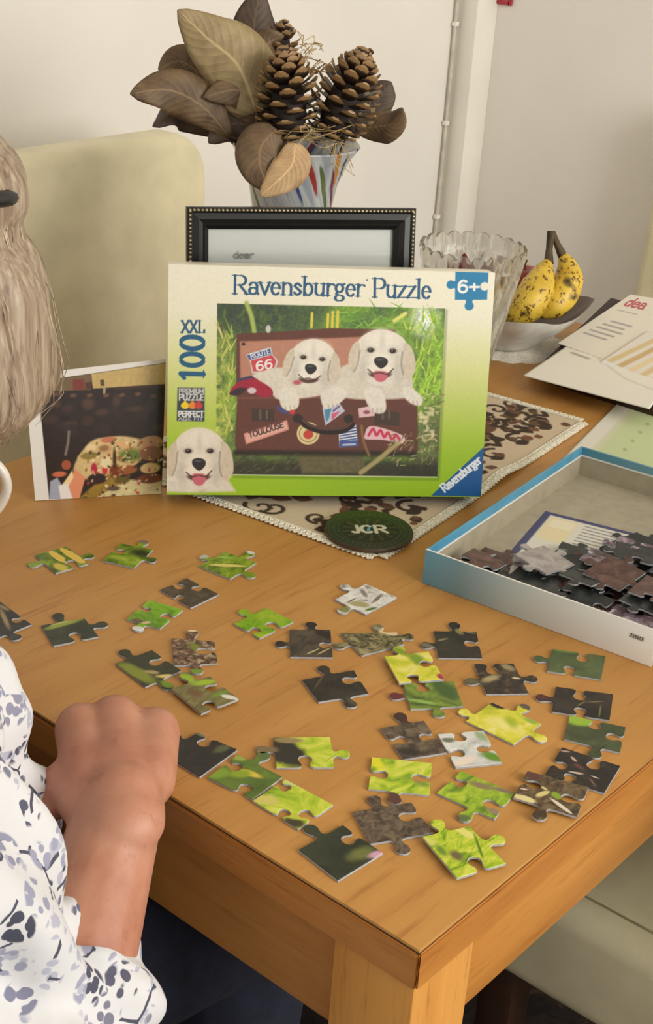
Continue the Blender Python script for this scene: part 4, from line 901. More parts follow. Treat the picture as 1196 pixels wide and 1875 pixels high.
# ------------------------------------------------------------------ placemat with crocheted border, coaster
MAT_O = W(.407, .363, 0); MAT_A = math.atan2(.055, .464); MAT_W, MAT_L = .467, .33
def mat_pt(x, y, z=0.):
    c, s = math.cos(MAT_A), math.sin(MAT_A); return MAT_O + Vector((x * c - y * s, x * s + y * c, z))
def build_mat():
    r = empty('placemat', MAT_O, MAT_A); tag(r, 'beige tapestry placemat with dark brown scrolls and crocheted border', 'placemat')
    w, h = MAT_W, MAT_L; nx, ny = 330, 233
    cv = Cv(nx, ny, (208, 188, 158)); S = nx / (w * 1000)         # pixels per mm
    R = random.Random(5); dk = (62, 46, 32); md = (104, 74, 50); rd = (120, 78, 54)
    def mm(x, y): return np.array([x * S, ny - y * S])
    def spiral(x, y, r0, a0, turns, col, wd, sg=1):
        cv.stroke([mm(x + r0 * (1 - t) * math.cos(a0 + sg * t * turns * 2 * PI), y + r0 * (1 - t) * math.sin(a0 + sg * t * turns * 2 * PI)) for t in np.linspace(0, .86, 26)], [wd * S * 1.4, wd * S], col)
    def leaf(x, y, L, a, col, wd=.34):
        P = [mm(x + L * (t * math.cos(a) - wd * math.sin(PI * t) * k * math.sin(a)), y + L * (t * math.sin(a) + wd * math.sin(PI * t) * k * math.cos(a))) for k, ts in ((1, np.linspace(0, 1, 8)), (-1, np.linspace(1, 0, 8))) for t in ts]
        cv.poly(P, col, 1)
    def flower(x, y, r, col):
        for k in range(6): leaf(x, y, r, k * PI / 3 + .3, col, .36)
        for k in range(6): leaf(x, y, r * .6, k * PI / 3 + .3, (196, 176, 146), .3)
        cv.ell(*mm(x, y), r * .22 * S, r * .22 * S, col)
    # large motifs of the border along the near and right sides, then a loose filling
    for x in range(25, 460, 62):
        flower(x, 62, 26, dk); spiral(x + 30, 34, 16, .5, 1.2, dk, 4.2); leaf(x + 32, 66, 26, 1.0, md); leaf(x + 32, 66, 24, 2.2, md); leaf(x + 12, 28, 22, -.3, dk); leaf(x + 44, 84, 22, .3, rd)
        spiral(x + 6, 92, 13, 3.6, 1.1, dk, 3.4, -1)
    for y in range(40, 320, 58):
        flower(398, y + 12, 25, dk); spiral(432, y, 16, 2., 1.25, dk, 4.2, -1); leaf(420, y + 30, 26, .6, dk); leaf(366, y + 34, 26, 2.4, md); leaf(440, y + 26, 20, 1.6, md)
    for k in range(60):
        x, y = R.uniform(10, 380), R.uniform(105, 320); a = R.uniform(0, 6.3)
        if k % 3 == 0: flower(x, y, R.uniform(16, 26), [dk, md][k % 2])
        elif k % 3 == 1: spiral(x, y, R.uniform(10, 18), a, 1.2, dk, 3.6)
        else: leaf(x, y, R.uniform(18, 30), a, [dk, md, rd][k % 3])
    for k in range(46):
        x, y = R.uniform(250, 462), R.uniform(6, 200); a = R.uniform(0, 6.3)
        leaf(x, y, R.uniform(10, 19), a, [dk, md, rd, md][k % 4], .42)
        if k % 4 == 0: cv.ell(*mm(x + 9, y + 7), 3.4 * S, 3.4 * S, dk)
    for k in range(30):
        x, y = R.uniform(6, 250), R.uniform(6, 110); leaf(x, y, R.uniform(10, 18), R.uniform(0, 6.3), [dk, md, rd][k % 3], .42)
    wv = np.indices((ny, nx)); cv.a *= (.96 + .06 * ((wv[0] + wv[1]) % 2))[..., None]
    def shape(X, Z):
        # lies flat, with a slight wave along the near edge to the right
        f = np.exp(-((X - .25) / .035) ** 2) * np.exp(-(Z / .03) ** 2) * .006
        return np.stack([X, Z, .0018 + f], -1)
    link('cloth', print_mesh('cloth', cv, w, h, shape), vcol_mat('tapestry', .95, bump=.5, bscale=1200), r)
    base = rbox(0, w, 0, h, .0002, .0014); link('backing', base, plain('linen_backing', (150, 132, 104), .95), r)
    # crocheted border: a band of little loops on each side
    lace = plain('crochet_cotton', (240, 230, 208), .95, .08, 300, .5, 900)
    def side(p0, p1):
        p0, p1 = Vector(p0), Vector(p1); d = p1 - p0; L = d.length; d /= L; nn = Vector((d.y, -d.x, 0)); lst = []
        hz = lambda p: .006 * math.exp(-((p.x - .25) / .035) ** 2) * math.exp(-(p.y / .03) ** 2) if p.y < .05 else 0
        def line(off, amp, per, rad, z, ph=0.):
            n = int(L / per * 5); P = []
            for k in range(n + 1):
                s = L * k / n; q = p0 + d * s + nn * (off + amp * math.sin(2 * PI * s / per + ph)); q.z = z + hz(q); P.append(q)
            lst.append(tube(P, rad, 5))
        line(.001, .0, .02, .0016, .0022); line(.0045, .0030, .0065, .0012, .0022); line(.0045, .0030, .0065, .0012, .0026, PI); line(.0085, .0, .02, .0013, .0020); line(.0100, .0016, .0058, .0010, .0018)
        v, f = join_parts(lst); return mesh_py('crochet', v, f, 80)
    for a, b in (((0, 0, 0), (w, 0, 0)), ((w, 0, 0), (w, h, 0)), ((w, h, 0), (0, h, 0)), ((0, h, 0), (0, 0, 0))):
        link('crochet_border', side(a, b), lace, r)
build_mat()
def build_coaster():
    c = onz(676, 968, .009); R = .0445
    r = empty('coaster', (c.x, c.y, T + .0046)); tag(r, 'round dark green coaster with letters and a gilt ring on the placemat', 'coaster')
    link('disc', lathe([(R, 0), (R, .0028), (R - .0006, .0036), (0, .0036)], 64), plain('dark_brown_rim', (74, 54, 34), .4), r)
    n = 150; cv = Cv(n, n, (34, 44, 30)); o = n / 2
    # oriented so that the lettering reads from the camera's side
    cv.ell(o, o, n * .475, n * .475, (52, 60, 34), f=1); cv.ell(o, o, n * .45, n * .45, (28, 42, 30), f=1); cv.ell(o, o, n * .36, n * .36, (62, 66, 36), f=1); cv.ell(o, o, n * .345, n * .345, (26, 38, 28), f=1)
    for k in range(40):
        t = 2 * PI * k / 40; cv.ell(o + n * .405 * math.cos(t), o + n * .405 * math.sin(t), 3.0, 2.4, (70, 78, 46), rot=t, f=1)
    for k in range(14):
        t = 2 * PI * k / 14; cv.stroke([(o + n * .1 * math.cos(t), o + n * .08 * math.sin(t)), (o + n * .30 * math.cos(t + .3), o + n * .27 * math.sin(t + .3))], [2, 5], (86, 76, 40), alpha=.7)
    text(cv, 'JCR', (o - 30, o + 12), (o + 30, o + 12), (o - 30, o - 14), (196, 194, 168), .26, .2, False)
    cv.stroke([(o - 3, o + 6), (o + 1, o - 8)], 5, (90, 150, 170))
    # trim to the disc and lay it on top
    me = bpy.data.meshes.new('face'); rings, seg = 56, 120
    lc = cv.lin(); v = [(0, 0, 0)]; col = [lc[n // 2, n // 2]]
    for i in range(1, rings + 1):
        for k in range(seg):
            t = 2 * PI * k / seg; q = i / rings * .985; v.append((R * q * math.cos(t), R * q * math.sin(t), 0)); col.append(lc[min(n - 1, max(0, int(o - q * o * math.sin(t)))), min(n - 1, max(0, int(o + q * o * math.cos(t))))])
    f = [(0, 1 + k, 1 + (k + 1) % seg) for k in range(seg)] + [(1 + (i - 1) * seg + k, 1 + i * seg + k, 1 + i * seg + (k + 1) % seg, 1 + (i - 1) * seg + (k + 1) % seg) for i in range(1, rings) for k in range(seg)]
    me.from_pydata(v, [], f); me.update(); a = me.attributes.new('print', 'FLOAT_COLOR', 'POINT'); a.data.foreach_set('color', np.concatenate([np.array(col), np.ones((len(col), 1))], 1).astype(np.float32).ravel())
    o2 = link('printed_face', me, vcol_mat('coaster_print', .3), r, (0, 0, .0038)); o2.rotation_euler = (0, 0, math.radians(-42))
build_coaster()

# ------------------------------------------------------------------ photo print
def build_photo():
    a, b = W(.244, .679, .0006), W(.3515, .6065, .0006); d = (b - a).normalized(); bk = Vector((-d.y, d.x, 0)); ln = math.radians(9)
    nrm = (bk * math.cos(ln) - Vector((0, 0, 1)) * math.sin(ln)).normalized()
    q = [onp(45, 686, a, nrm), onp(304, 657, a, nrm), b, a]
    r = empty('photo_print', a)
    tag(r, 'white bordered photo print of a laid table leaning beside the puzzle box', 'photo')
    nx, ny = 230, 250; cv = Cv(nx, ny, (222, 218, 210))
    hm = homog([(45, 686), (304, 657), (300, 901), (59, 917)], [(0, 0), (nx - 1, 0), (nx - 1, ny - 1), (0, ny - 1)])
    C = lambda x, y: hm(x / 2.718, 640 + y / 2.718); P = lambda l: [C(*q) for q in l]
    cv.poly(P([(182, 160), (840, 64), (840, 720), (228, 744)]), (46, 36, 32), 1, tex=.12)
    cv.poly(P([(440, 124), (840, 66), (840, 175), (600, 190), (450, 200)]), (190, 164, 104), 2, tex=.06)
    cv.poly(P([(186, 162), (440, 124), (440, 205), (190, 215)]), (112, 92, 64), 2); cv.poly(P([(350, 152), (405, 150), (408, 204), (352, 206)]), (118, 56, 46), 2); cv.poly(P([(410, 168), (440, 166), (440, 200), (412, 202)]), (84, 50, 40), 1.5)
    cv.poly(P([(485, 155), (505, 153), (508, 185), (488, 186)]), (88, 70, 46), 1); cv.poly(P([(500, 190), (515, 190), (512, 225), (500, 226)]), (160, 150, 110), 1.5)
    cv.stroke(P([(560, 200), (840, 185)]), 4, (70, 46, 36), f=3)
    R = random.Random(8)
    for k in range(26):      # dim room behind the table
        cv.ell(*C(R.uniform(220, 820), R.uniform(235, 420)), R.uniform(6, 15), R.uniform(5, 12), R.choice([(58, 44, 38), (70, 52, 44), (36, 30, 30), (88, 64, 52), (52, 40, 40)]), f=6, alpha=.7)
    for k in range(7): cv.ell(*C(270 + k * 82, 232 + R.uniform(-6, 6)), 5, 3.5, (132, 90, 66), f=3, alpha=.7)
    cv.stroke(P([(330, 415), (325, 470), (312, 530)]), 4, (132, 120, 112), f=3)
    # laid table
    cv.poly(P([(430, 470), (540, 440), (640, 440), (720, 470), (690, 560), (560, 640), (420, 650), (350, 600)]), (206, 178, 124), 4, smooth=True, tex=.1)
    cv.poly(P([(420, 730), (560, 640), (700, 650), (815, 640), (815, 715), (480, 740)]), (206, 192, 142), 4, tex=.06)
    cv.poly(P([(380, 735), (520, 620), (600, 660), (460, 738)]), (146, 118, 50), 4, tex=.1)
    for x, y, rx, ry, c in ((430, 540, 58, 30, (206, 180, 120)), (430, 535, 44, 20, (142, 120, 62)), (510, 500, 36, 26, (196, 160, 110)), (505, 497, 24, 16, (150, 112, 70)), (640, 530, 74, 44, (168, 148, 92)), (640, 530, 52, 30, (104, 124, 56)), (630, 540, 20, 14, (70, 92, 34)), (605, 480, 40, 20, (216, 170, 116)), (530, 455, 40, 16, (192, 116, 84)), (750, 470, 66, 40, (176, 134, 92)), (755, 520, 60, 40, (134, 92, 62)), (750, 590, 52, 30, (214, 184, 124)), (750, 640, 70, 26, (112, 62, 38)), (620, 600, 60, 26, (150, 88, 50)), (440, 495, 26, 20, (226, 200, 150)), (555, 690, 34, 14, (92, 76, 62)), (455, 600, 16, 36, (176, 42, 70)), (510, 600, 14, 30, (196, 52, 56)), (470, 645, 50, 30, (54, 36, 36)), (515, 565, 26, 34, (226, 208, 164)), (560, 610, 26, 40, (122, 56, 34)), (600, 650, 40, 20, (98, 84, 38)), (560, 550, 9, 60, (66, 46, 22)), (280, 625, 36, 16, (196, 106, 74)), (315, 580, 24, 28, (160, 84, 58))):
        cv.ell(*C(x, y), rx * .345, ry * .345, c, f=2.5)
    for k in range(150):
        x, y = R.uniform(400, 815), R.uniform(445, 735)
        if (x - 400) < (560 - y) * .6: continue
        cv.ell(*C(x, y), R.uniform(1.2, 4), R.uniform(1, 3), R.choice([(214, 184, 124), (122, 66, 40), (96, 112, 50), (232, 214, 170), (176, 60, 52), (150, 108, 58), (66, 48, 36)]), rot=R.uniform(0, 3), f=1.5, alpha=.8)
    cv.poly(P([(300, 690), (360, 600), (410, 640), (380, 740), (330, 742)]), (216, 140, 104), 2.5); cv.poly(P([(290, 680), (345, 605), (350, 640), (320, 690)]), (232, 206, 156), 2)
    cv.poly(P([(235, 660), (270, 640), (300, 690), (310, 742), (228, 744)]), (156, 162, 178), 3)
    cv.poly(P([(275, 680), (320, 670), (345, 742), (285, 744)]), (226, 222, 216), 3)
    q = [np.array(x - a) for x in q]
    def fn(X, Z):
        u = X[..., None]; v = 1 - Z[..., None]; return (q[0] * (1 - u) + q[1] * u) * (1 - v) + (q[3] * (1 - u) + q[2] * u) * v
    link('picture', print_mesh('picture', cv, 1, 1, fn), vcol_mat('photo_gloss', .22), r)
    bkv = [Vector(x) for x in q]; back = bkv + [x + nrm * .0014 for x in bkv]
    bkv = [x + nrm * .0002 for x in bkv]
    link('card', mesh_py('card', bkv + back[4:], [(0, 3, 2, 1), (4, 5, 6, 7), (0, 1, 5, 4), (1, 2, 6, 5), (2, 3, 7, 6), (3, 0, 4, 7)]), M['paper'], r)
build_photo()

# ------------------------------------------------------------------ picture frame with beaded edge
def build_frame():
    yaw, lean, w, h = -.6367, math.radians(10), .2423, .28
    r = empty('picture_frame'); r.matrix_world = Matrix.Translation((.4048, .6242, T + .0032)) @ Matrix.Rotation(yaw, 4, 'Z') @ Matrix.Rotation(-lean, 4, 'X')
    tag(r, 'black picture frame with gilt beading and a white letter, behind the puzzle box', 'picture frame')
    fw = .0225; dp = .016
    def mould(p, q, inn):
        # a moulded bar between the outer corners p and q; inn points to the inside
        prof = [(0, 0), (0, -.011), (.004, -.013), (.006, -.011), (.012, -.0125), (.0165, -.010), (.018, -.0115), (fw, -.006), (fw, 0)]
        p, q, inn = Vector(p), Vector(q), Vector(inn); d = (q - p).normalized(); v = []; n = len(prof)
        for e, sg in ((p, 1), (q, -1)):
            for a, b in prof: v.append(e + inn * a + d * a * sg + Vector((0, b, 0)))
        f = [(i, (i + 1) % n, n + (i + 1) % n, n + i) for i in range(n)] + [tuple(range(n))[::-1], tuple(range(n, 2 * n))]
        bm = bmesh.new(); bv = [bm.verts.new(x) for x in v]
        for g in f: bm.faces.new([bv[i] for i in g])
        bmesh.ops.recalc_face_normals(bm, faces=bm.faces[:]); return mesh_bm(bm, 'rail', 25)
    for p, q, i in (((0, 0, 0), (w, 0, 0), (0, 0, 1)), ((0, 0, h), (w, 0, h), (0, 0, -1)), ((0, 0, 0), (0, 0, h), (1, 0, 0)), ((w, 0, 0), (w, 0, h), (-1, 0, 0))):
        link('frame_rail', mould(p, q, i), M['black'], r)
    link('backing_board', rbox(.004, w - .004, -.0015, .0015, .004, h - .004), plain('frame_back', (60, 46, 34), .8), r)
    # beads
    bm = bmesh.new(); sp = .0042; c = .0030
    def bead(x, z): 
        m = Matrix.Translation((x, -.0125, z)) @ Matrix.Diagonal((1, .9, 1, 1)); bmesh.ops.create_uvsphere(bm, u_segments=6, v_segments=4, radius=.00155, matrix=m)
    for k in range(int((w - 2 * c) / sp) + 1): bead(c + k * sp, c); bead(c + k * sp, h - c)
    for k in range(1, int((h - 2 * c) / sp) + 1): bead(c, c + k * sp); bead(w - c, c + k * sp)
    o = link('beading', mesh_bm(bm, 'beading', 80), M['gold'], r); o['kind'] = 'stuff'
    cv = Cv(150, 180, (224, 226, 218)); R = random.Random(3)
    text(cv, 'dear', (21, 24), (37, 24), (21, 19), (120, 120, 118), .2, .2, False, .8)
    for k in range(7):
        x = 20; 
        while x < 128: l = R.uniform(4, 13); cv.stroke([(x, 78 + k * 11), (min(x + l, 132), 78 + k * 11)], 1.6, (150, 150, 148), alpha=.7); x += l + 3
    link('letter', print_mesh('letter', cv, w - 2 * fw + .004, h - 2 * fw + .004), vcol_mat('letter_paper', .75), r, (fw - .002, -.0022, fw - .002))
    t = NT('frame_glass'); t.t.nodes.remove(t.p); tr = t.n('ShaderNodeBsdfTransparent'); gl = t.n('ShaderNodeBsdfGlossy'); gl.inputs['Roughness'].default_value = .02
    fr = t.n('ShaderNodeFresnel'); fr.inputs[0].default_value = 1.45; mx = t.n('ShaderNodeMixShader'); t.l(fr.outputs[0], mx.inputs[0]); t.l(tr.outputs[0], mx.inputs[1]); t.l(gl.outputs[0], mx.inputs[2]); t.l(mx.outputs[0], t.out.inputs[0])
    link('glass_pane', rbox(fw - .002, w - fw + .002, -.0045, -.0030, fw - .002, h - fw + .002), t.m, r)
    v = [(w * .4, .001, .03), (w * .6, .001, .03), (w * .56, .001, .19), (w * .44, .001, .19)]
    ft = [(w * .4, .112, .0035 + .112 * math.tan(lean) * .0 + .018), (w * .6, .112, .0035 + .018)]
    me = mesh_py('strut', [(w * .46, .002, .2), (w * .54, .002, .2), (w * .56, .075, .0135), (w * .44, .075, .0135), (w * .46, .005, .2), (w * .54, .005, .2), (w * .56, .078, .0135), (w * .44, .078, .0135)], [(0, 1, 2, 3), (4, 7, 6, 5), (0, 4, 5, 1), (2, 6, 7, 3), (1, 5, 6, 2), (0, 3, 7, 4)])
    link('easel_strut', me, plain('frame_back2', (52, 42, 34), .8), r)
build_frame()

# ------------------------------------------------------------------ vase with cones and dried leaves
VASE = W(.634, .695, 0)
def build_vase():
    H = .312
    t = NT('streaked_art_glass'); g = t.coord(scale=(1, 1, 1)); sp = t.n('ShaderNodeSeparateXYZ'); t.l(g, sp.inputs[0])
    th = t.math('ARCTAN2', sp.outputs[1], sp.outputs[0]); tw = t.math('ADD', th, t.math('MULTIPLY', sp.outputs[2], 9.))
    cb = t.n('ShaderNodeCombineXYZ'); t.l(t.math('MULTIPLY', tw, 4.2), cb.inputs[0]); t.l(t.math('MULTIPLY', sp.outputs[2], 8), cb.inputs[1])
    n1 = t.noise(cb.outputs[0], 1.6, 2, .5, .6)
    vo = t.n('ShaderNodeTexVoronoi'); vo.inputs['Scale'].default_value = 1.4; t.l(cb.outputs[0], vo.inputs['Vector'])
    hue = t.n('ShaderNodeSeparateColor'); t.l(vo.outputs['Color'], hue.inputs[0])
    pal = t.ramp(hue.outputs[0], [(0, (150, 48, 44)), (.25, (88, 104, 60)), (.45, (188, 128, 62)), (.65, (70, 84, 128)), (.85, (110, 60, 80)), (1, (120, 140, 90))])
    pal.node.color_ramp.interpolation = 'CONSTANT'
    base = t.ramp(n1, [(.3, (150, 158, 166)), (.6, (196, 198, 196)), (.8, (172, 176, 178))])
    t.base(t.mix(t.smooth(vo.outputs['Distance'], .44, .34), base, pal)).set(Roughness=.12, Coat_Weight=.5)
    prof = [(0, 0), (.036, 0), (.040, .004), (.041, .03), (.040, .10), (.040, .17), (.043, .225), (.051, .27), (.063, .297), (.074, .312), (.0725, .3135), (.061, .299), (.048, .271), (.040, .225), (.037, .17), (.037, .10), (.037, .03), (.035, .012), (0, .011)]
    o = link('glass_vase', lathe(prof, 64), t.m, None, VASE + Vector((0, 0, .0034))); tag(o, 'flared art glass vase with coloured streaks holding cones and dried leaves', 'vase')
build_vase()
VD = (VASE + Vector((0, 0, .30)) - CAM_LOC).length
def leafmat(name, lo, hi):
    t = NT(name); v = t.coord(); n = t.noise(v, 45, 5, .6, .4); c = t.ramp(n, [(.3, lo), (.7, hi)])
    sp = t.n('ShaderNodeUVMap'); s2 = t.n('ShaderNodeSeparateXYZ'); t.l(sp.outputs[0], s2.inputs[0])
    rib = t.math('ABSOLUTE', t.math('SUBTRACT', s2.outputs[1], .5)); c = t.mix(t.smooth(rib, .03, .012, 0, .6), c, tuple(min(255, q * 1.25) for q in hi))
    vn = t.math('SINE', t.math('MULTIPLY', t.math('ADD', s2.outputs[0], t.math('MULTIPLY', rib, -.5)), 70))
    c = t.mix(t.smooth(vn, .85, 1., 0, .22), c, tuple(min(255, q * 1.2) for q in hi))
    t.base(c).set(Roughness=.62).bump(vn, .25, .0006); return t.m
LM = [leafmat('leaf_tan', (128, 108, 72), (164, 144, 104)), leafmat('leaf_brown', (84, 64, 44), (120, 96, 66)), leafmat('leaf_dark', (58, 46, 36), (88, 70, 54)), leafmat('leaf_pale', (164, 132, 92), (196, 162, 118))]
def dried_leaf(mid, wid, mi, label, depth=(0, 0), cup=.25, wave=.0, twist=0., stem=True, shp=.8):
    """mid: midrib points of the photograph from the base to the tip; wid: width in pixels; depth: metres in front of (-) or behind the vase, base and tip"""
    n = 18; m = 9
    mp = crom([np.array(q, float) for q in mid], max(2, n // (len(mid) - 1)))
    n = len(mp); C = [at(q[0], q[1], VD + depth[0] + (depth[1] - depth[0]) * i / (n - 1)) for i, q in enumerate(mp)]
    view = (C[n // 2] - CAM_LOC).normalized(); sc = VD / FPX; v = []; f = []; uv = []
    for i in range(n):
        s = i / (n - 1); d = (C[min(i + 1, n - 1)] - C[max(i - 1, 0)]).normalized()
        side = d.cross(view).normalized(); nr = side.cross(d).normalized()
        if twist: 
            q = Matrix.Rotation(twist * (s - .3), 3, d); side = q @ side; nr = q @ nr
        half = wid * sc * .5 * (math.sin(PI * min(1, s * .96 + .04) ** shp)) ** .75 + .0004
        for k in range(m):
            u = k / (m - 1) * 2 - 1
            z = cup * half * (u * u) + wave * math.sin(s * 11 + u * 2.) * half * abs(u)
            v.append(C[i] + side * (u * half) + nr * z); uv.append((s, (u + 1) / 2))
    for i in range(n - 1):
        for k in range(m - 1): f.append((i * m + k, i * m + k + 1, (i + 1) * m + k + 1, (i + 1) * m + k))
    o0 = C[0]; me = mesh_py('leaf', [p - o0 for p in v], f, 180)
    ul = me.uv_layers.new(name='UVMap')
    for lp in me.loops: ul.data[lp.index].uv = uv[lp.vertex_index]
    o = link('dried_leaf', me, LM[mi], None, o0); so = o.modifiers.new('thickness', 'SOLIDIFY'); so.thickness = .0007
    tag(o, label, 'leaf', 'dried leaves in the vase')
    if stem:   # stalk down into the vase mouth
        inside = VASE + Vector((0, 0, .20)) + (C[0] - VASE - Vector((0, 0, .31))) * .1; inside.z = VASE.z + .2
        rim = VASE + Vector((0, 0, .305)); hv = Vector((C[0].x - rim.x, C[0].y - rim.y, 0))
        if hv.length > .05: hv = hv.normalized() * .05
        P = [C[0], (C[0] + rim + hv) / 2 + Vector((0, 0, .004)), rim + hv, inside]
        link('stalk', tube_me([Vector(q) - o0 for q in crom(P, 5)], .0014, 6), LM[2], o)
    return o
dried_leaf([(470, 205), (436, 120), (380, 70), (325, 18)], 122, 0, 'large tan dried leaf pointing up to the left', (-.035, -.05), .25, .05, shp=.62)
dried_leaf([(480, 190), (468, 110), (466, 40), (478, -22)], 92, 2, 'dark upright dried leaf cut by the top picture edge', (.0, .02), .3, .10, shp=.8)
dried_leaf([(420, 250), (372, 196), (310, 165), (238, 172)], 78, 1, 'brown dried leaf whose tip reaches furthest left', (-.03, -.06), .3, .16, .3, shp=1.1)
dried_leaf([(420, 185), (360, 130), (325, 112), (290, 128)], 66, 1, 'brown dried leaf half hidden behind the large tan one', (.0, .0), .3, .1)
dried_leaf([(425, 245), (370, 215), (320, 205), (280, 232)], 62, 2, 'curled dark dried leaf low on the left of the bunch', (.01, -.01), .5, .25, .8)
dried_leaf([(500, 260), (450, 228), (415, 232), (382, 262)], 74, 2, 'dark folded dried leaf just above the chair corner', (-.02, -.03), .4, .2, .5)
dried_leaf([(505, 260), (478, 200), (440, 165), (372, 178)], 84, 1, 'broad brown dried leaf in the middle of the bunch', (-.02, -.045), .25, .08)
dried_leaf([(515, 300), (490, 240), (476, 180), (470, 130)], 80, 2, 'dark dried leaf standing behind the left cone', (.01, .02), .3, .1)
dried_leaf([(505, 236), (478, 270), (478, 310), (500, 352)], 82, 1, 'brown dried leaf drooping over the vase rim', (-.075, -.085), .3, .12)
dried_leaf([(540, 262), (536, 300), (510, 330), (476, 360)], 62, 3, 'pale tan dried leaf hanging down in front of the vase', (-.08, -.09), .25, .15, .2)
dried_leaf([(640, 240), (680, 200), (705, 165), (716, 150)], 58, 2, 'dark dried leaf behind the right cone', (.03, .04), .3, .12)
dried_leaf([(650, 235), (690, 232), (718, 226), (738, 198)], 56, 1, 'curled brown dried leaf furthest right in the bunch', (.0, -.03), .6, .15, -.9)
dried_leaf([(500, 150), (480, 105), (492, 78), (520, 66)], 60, 1, 'small crumpled dried leaf above the left cone', (-.01, .0), .5, .3, .7)
CONE_SC = None
def build_cone(center, axis, L, Rm, label, n=84):
    global CONE_SC
    q = Vector((0, 0, 1)).rotation_difference(Vector(axis).normalized()); r = empty('pine_cone', center); r.rotation_mode = 'QUATERNION'; r.rotation_quaternion = q
    tag(r, label, 'pine cone', 'pine cones in the vase')
    if CONE_SC is None:
        # one scale: a spoon that widens, thickens and turns up at its rhombic end
        v = []; f = []; prof = [(0, .20, .07, 0), (.35, .30, .07, .02), (.7, .46, .08, .08), (.92, .47, .13, .18), (1.04, .22, .10, .27)]
        for x, hw, th, z in prof:
            for a, b in ((-1, -.1), (-.5, .5), (.5, .5), (1, -.1), (.5, -.6), (-.5, -.6)): v.append((a * hw, x, z + b * th))
        for i in range(len(prof) - 1):
            for k in range(6): f.append((i * 6 + k, i * 6 + (k + 1) % 6, (i + 1) * 6 + (k + 1) % 6, (i + 1) * 6 + k))
        f += [tuple(range(6))[::-1], tuple(range(24, 30))]
        me = mesh_py('scale', v, f, 35); bm = bmesh.new(); bm.from_mesh(me); bmesh.ops.recalc_face_normals(bm, faces=bm.faces[:]); bm.to_mesh(me); bm.free()
        t = NT('pine_cone_scale'); sp = t.n('ShaderNodeSeparateXYZ'); t.l(t.coord(), sp.inputs[0]); nn = t.math('ADD', sp.outputs[1], t.math('MULTIPLY', t.noise(t.coord(), 3), .3))
        t.base(t.ramp(nn, [(.3, (28, 20, 15)), (.85, (54, 39, 28)), (1.06, (84, 62, 42)), (1.20, (150, 118, 78))])).set(Roughness=.42); me.materials.append(t.m); CONE_SC = me
        build_cone.core = plain('cone_core', (42, 30, 22), .8)
    link('core', lathe([(0, -L / 2), (Rm * .35, -L * .46), (Rm * .5, -L * .2), (Rm * .42, L * .1), (Rm * .2, L * .4), (0, L * .48)], 12), build_cone.core, r)
    for k in range(n):
        s = (k + .5) / n; a = k * 2.39996; z = -L * .45 + L * .92 * s; pr = math.sin(PI * (.10 + .84 * s) ** .78) ** .8
        out = Rm * pr; sz = Rm * (.58 * (1 - .42 * s)); tl = -.25 + 1.35 * s
        o = bpy.data.objects.new('scale', CONE_SC); COL.objects.link(o); o.parent = r
        ln = max(out - Rm * .18, sz * .55)
        Mx = Matrix.Rotation(a, 4, 'Z') @ Matrix.Translation((0, Rm * .15, z)) @ Matrix.Rotation(tl, 4, 'X') @ Matrix.Diagonal((sz, ln, sz, 1))
        o.matrix_local = Mx
upv = CAM_ROT @ Vector((0, 1, 0)); rtv = CAM_ROT @ Vector((1, 0, 0)); fwv = CAM_ROT @ Vector((0, 0, -1))
build_cone(at(527, 176, VD - .055), upv * .95 - rtv * .05 - fwv * .35, .096, .040, 'left brown pine cone standing in front of the dried leaves')
build_cone(at(634, 176, VD - .045), upv * .86 + rtv * .38 - fwv * .30, .100, .041, 'right brown pine cone tilted towards the wall corner')
build_cone(at(512, 92, VD + .02), upv * .9 + rtv * .2 - fwv * .2, .06, .027, 'small pine cone half hidden behind the left cone', 36)
def build_raffia():
    R = random.Random(12); lst = []
    def strand(p, q, sag, dp):
        a, b = at(*p, VD + dp), at(*q, VD + dp + R.uniform(-.02, .02)); mid = (a + b) / 2 + Vector((R.uniform(-.01, .01), R.uniform(-.01, .01), sag)); lst.append(tube([Vector(x) for x in crom([a, mid, b], 6)], .0005, 4))
    for k in range(34): strand((570 + R.uniform(-60, 60), 245 + R.uniform(-16, 20)), (570 + R.uniform(-70, 85), 245 + R.uniform(-22, 25)), R.uniform(-.008, .012), -.045 + R.uniform(-.03, .02))
    for k in range(16): strand((545 + R.uniform(-25, 35), 100 + R.uniform(-30, 30)), (560 + R.uniform(-25, 35), 90 + R.uniform(-26, 40)), R.uniform(0, .012), -.01)
    for k in range(14): strand((570 + R.uniform(-10, 10), 135), (600 + R.uniform(-20, 20), 125 + R.uniform(-12, 12)), R.uniform(0, .01), -.02)
    for k in range(8): strand((610 + R.uniform(-15, 15), 262), (635 + R.uniform(-25, 15), 300 + R.uniform(-10, 25)), R.uniform(-.004, .004), -.06)
    v, f = join_parts(lst); o = link('raffia', mesh_py('raffia', v, f, 80), plain('raffia_straw', (190, 162, 112), .8), None)
    tag(o, 'tangle of pale raffia fibres around the pine cones', 'raffia', kind='stuff')
build_raffia()

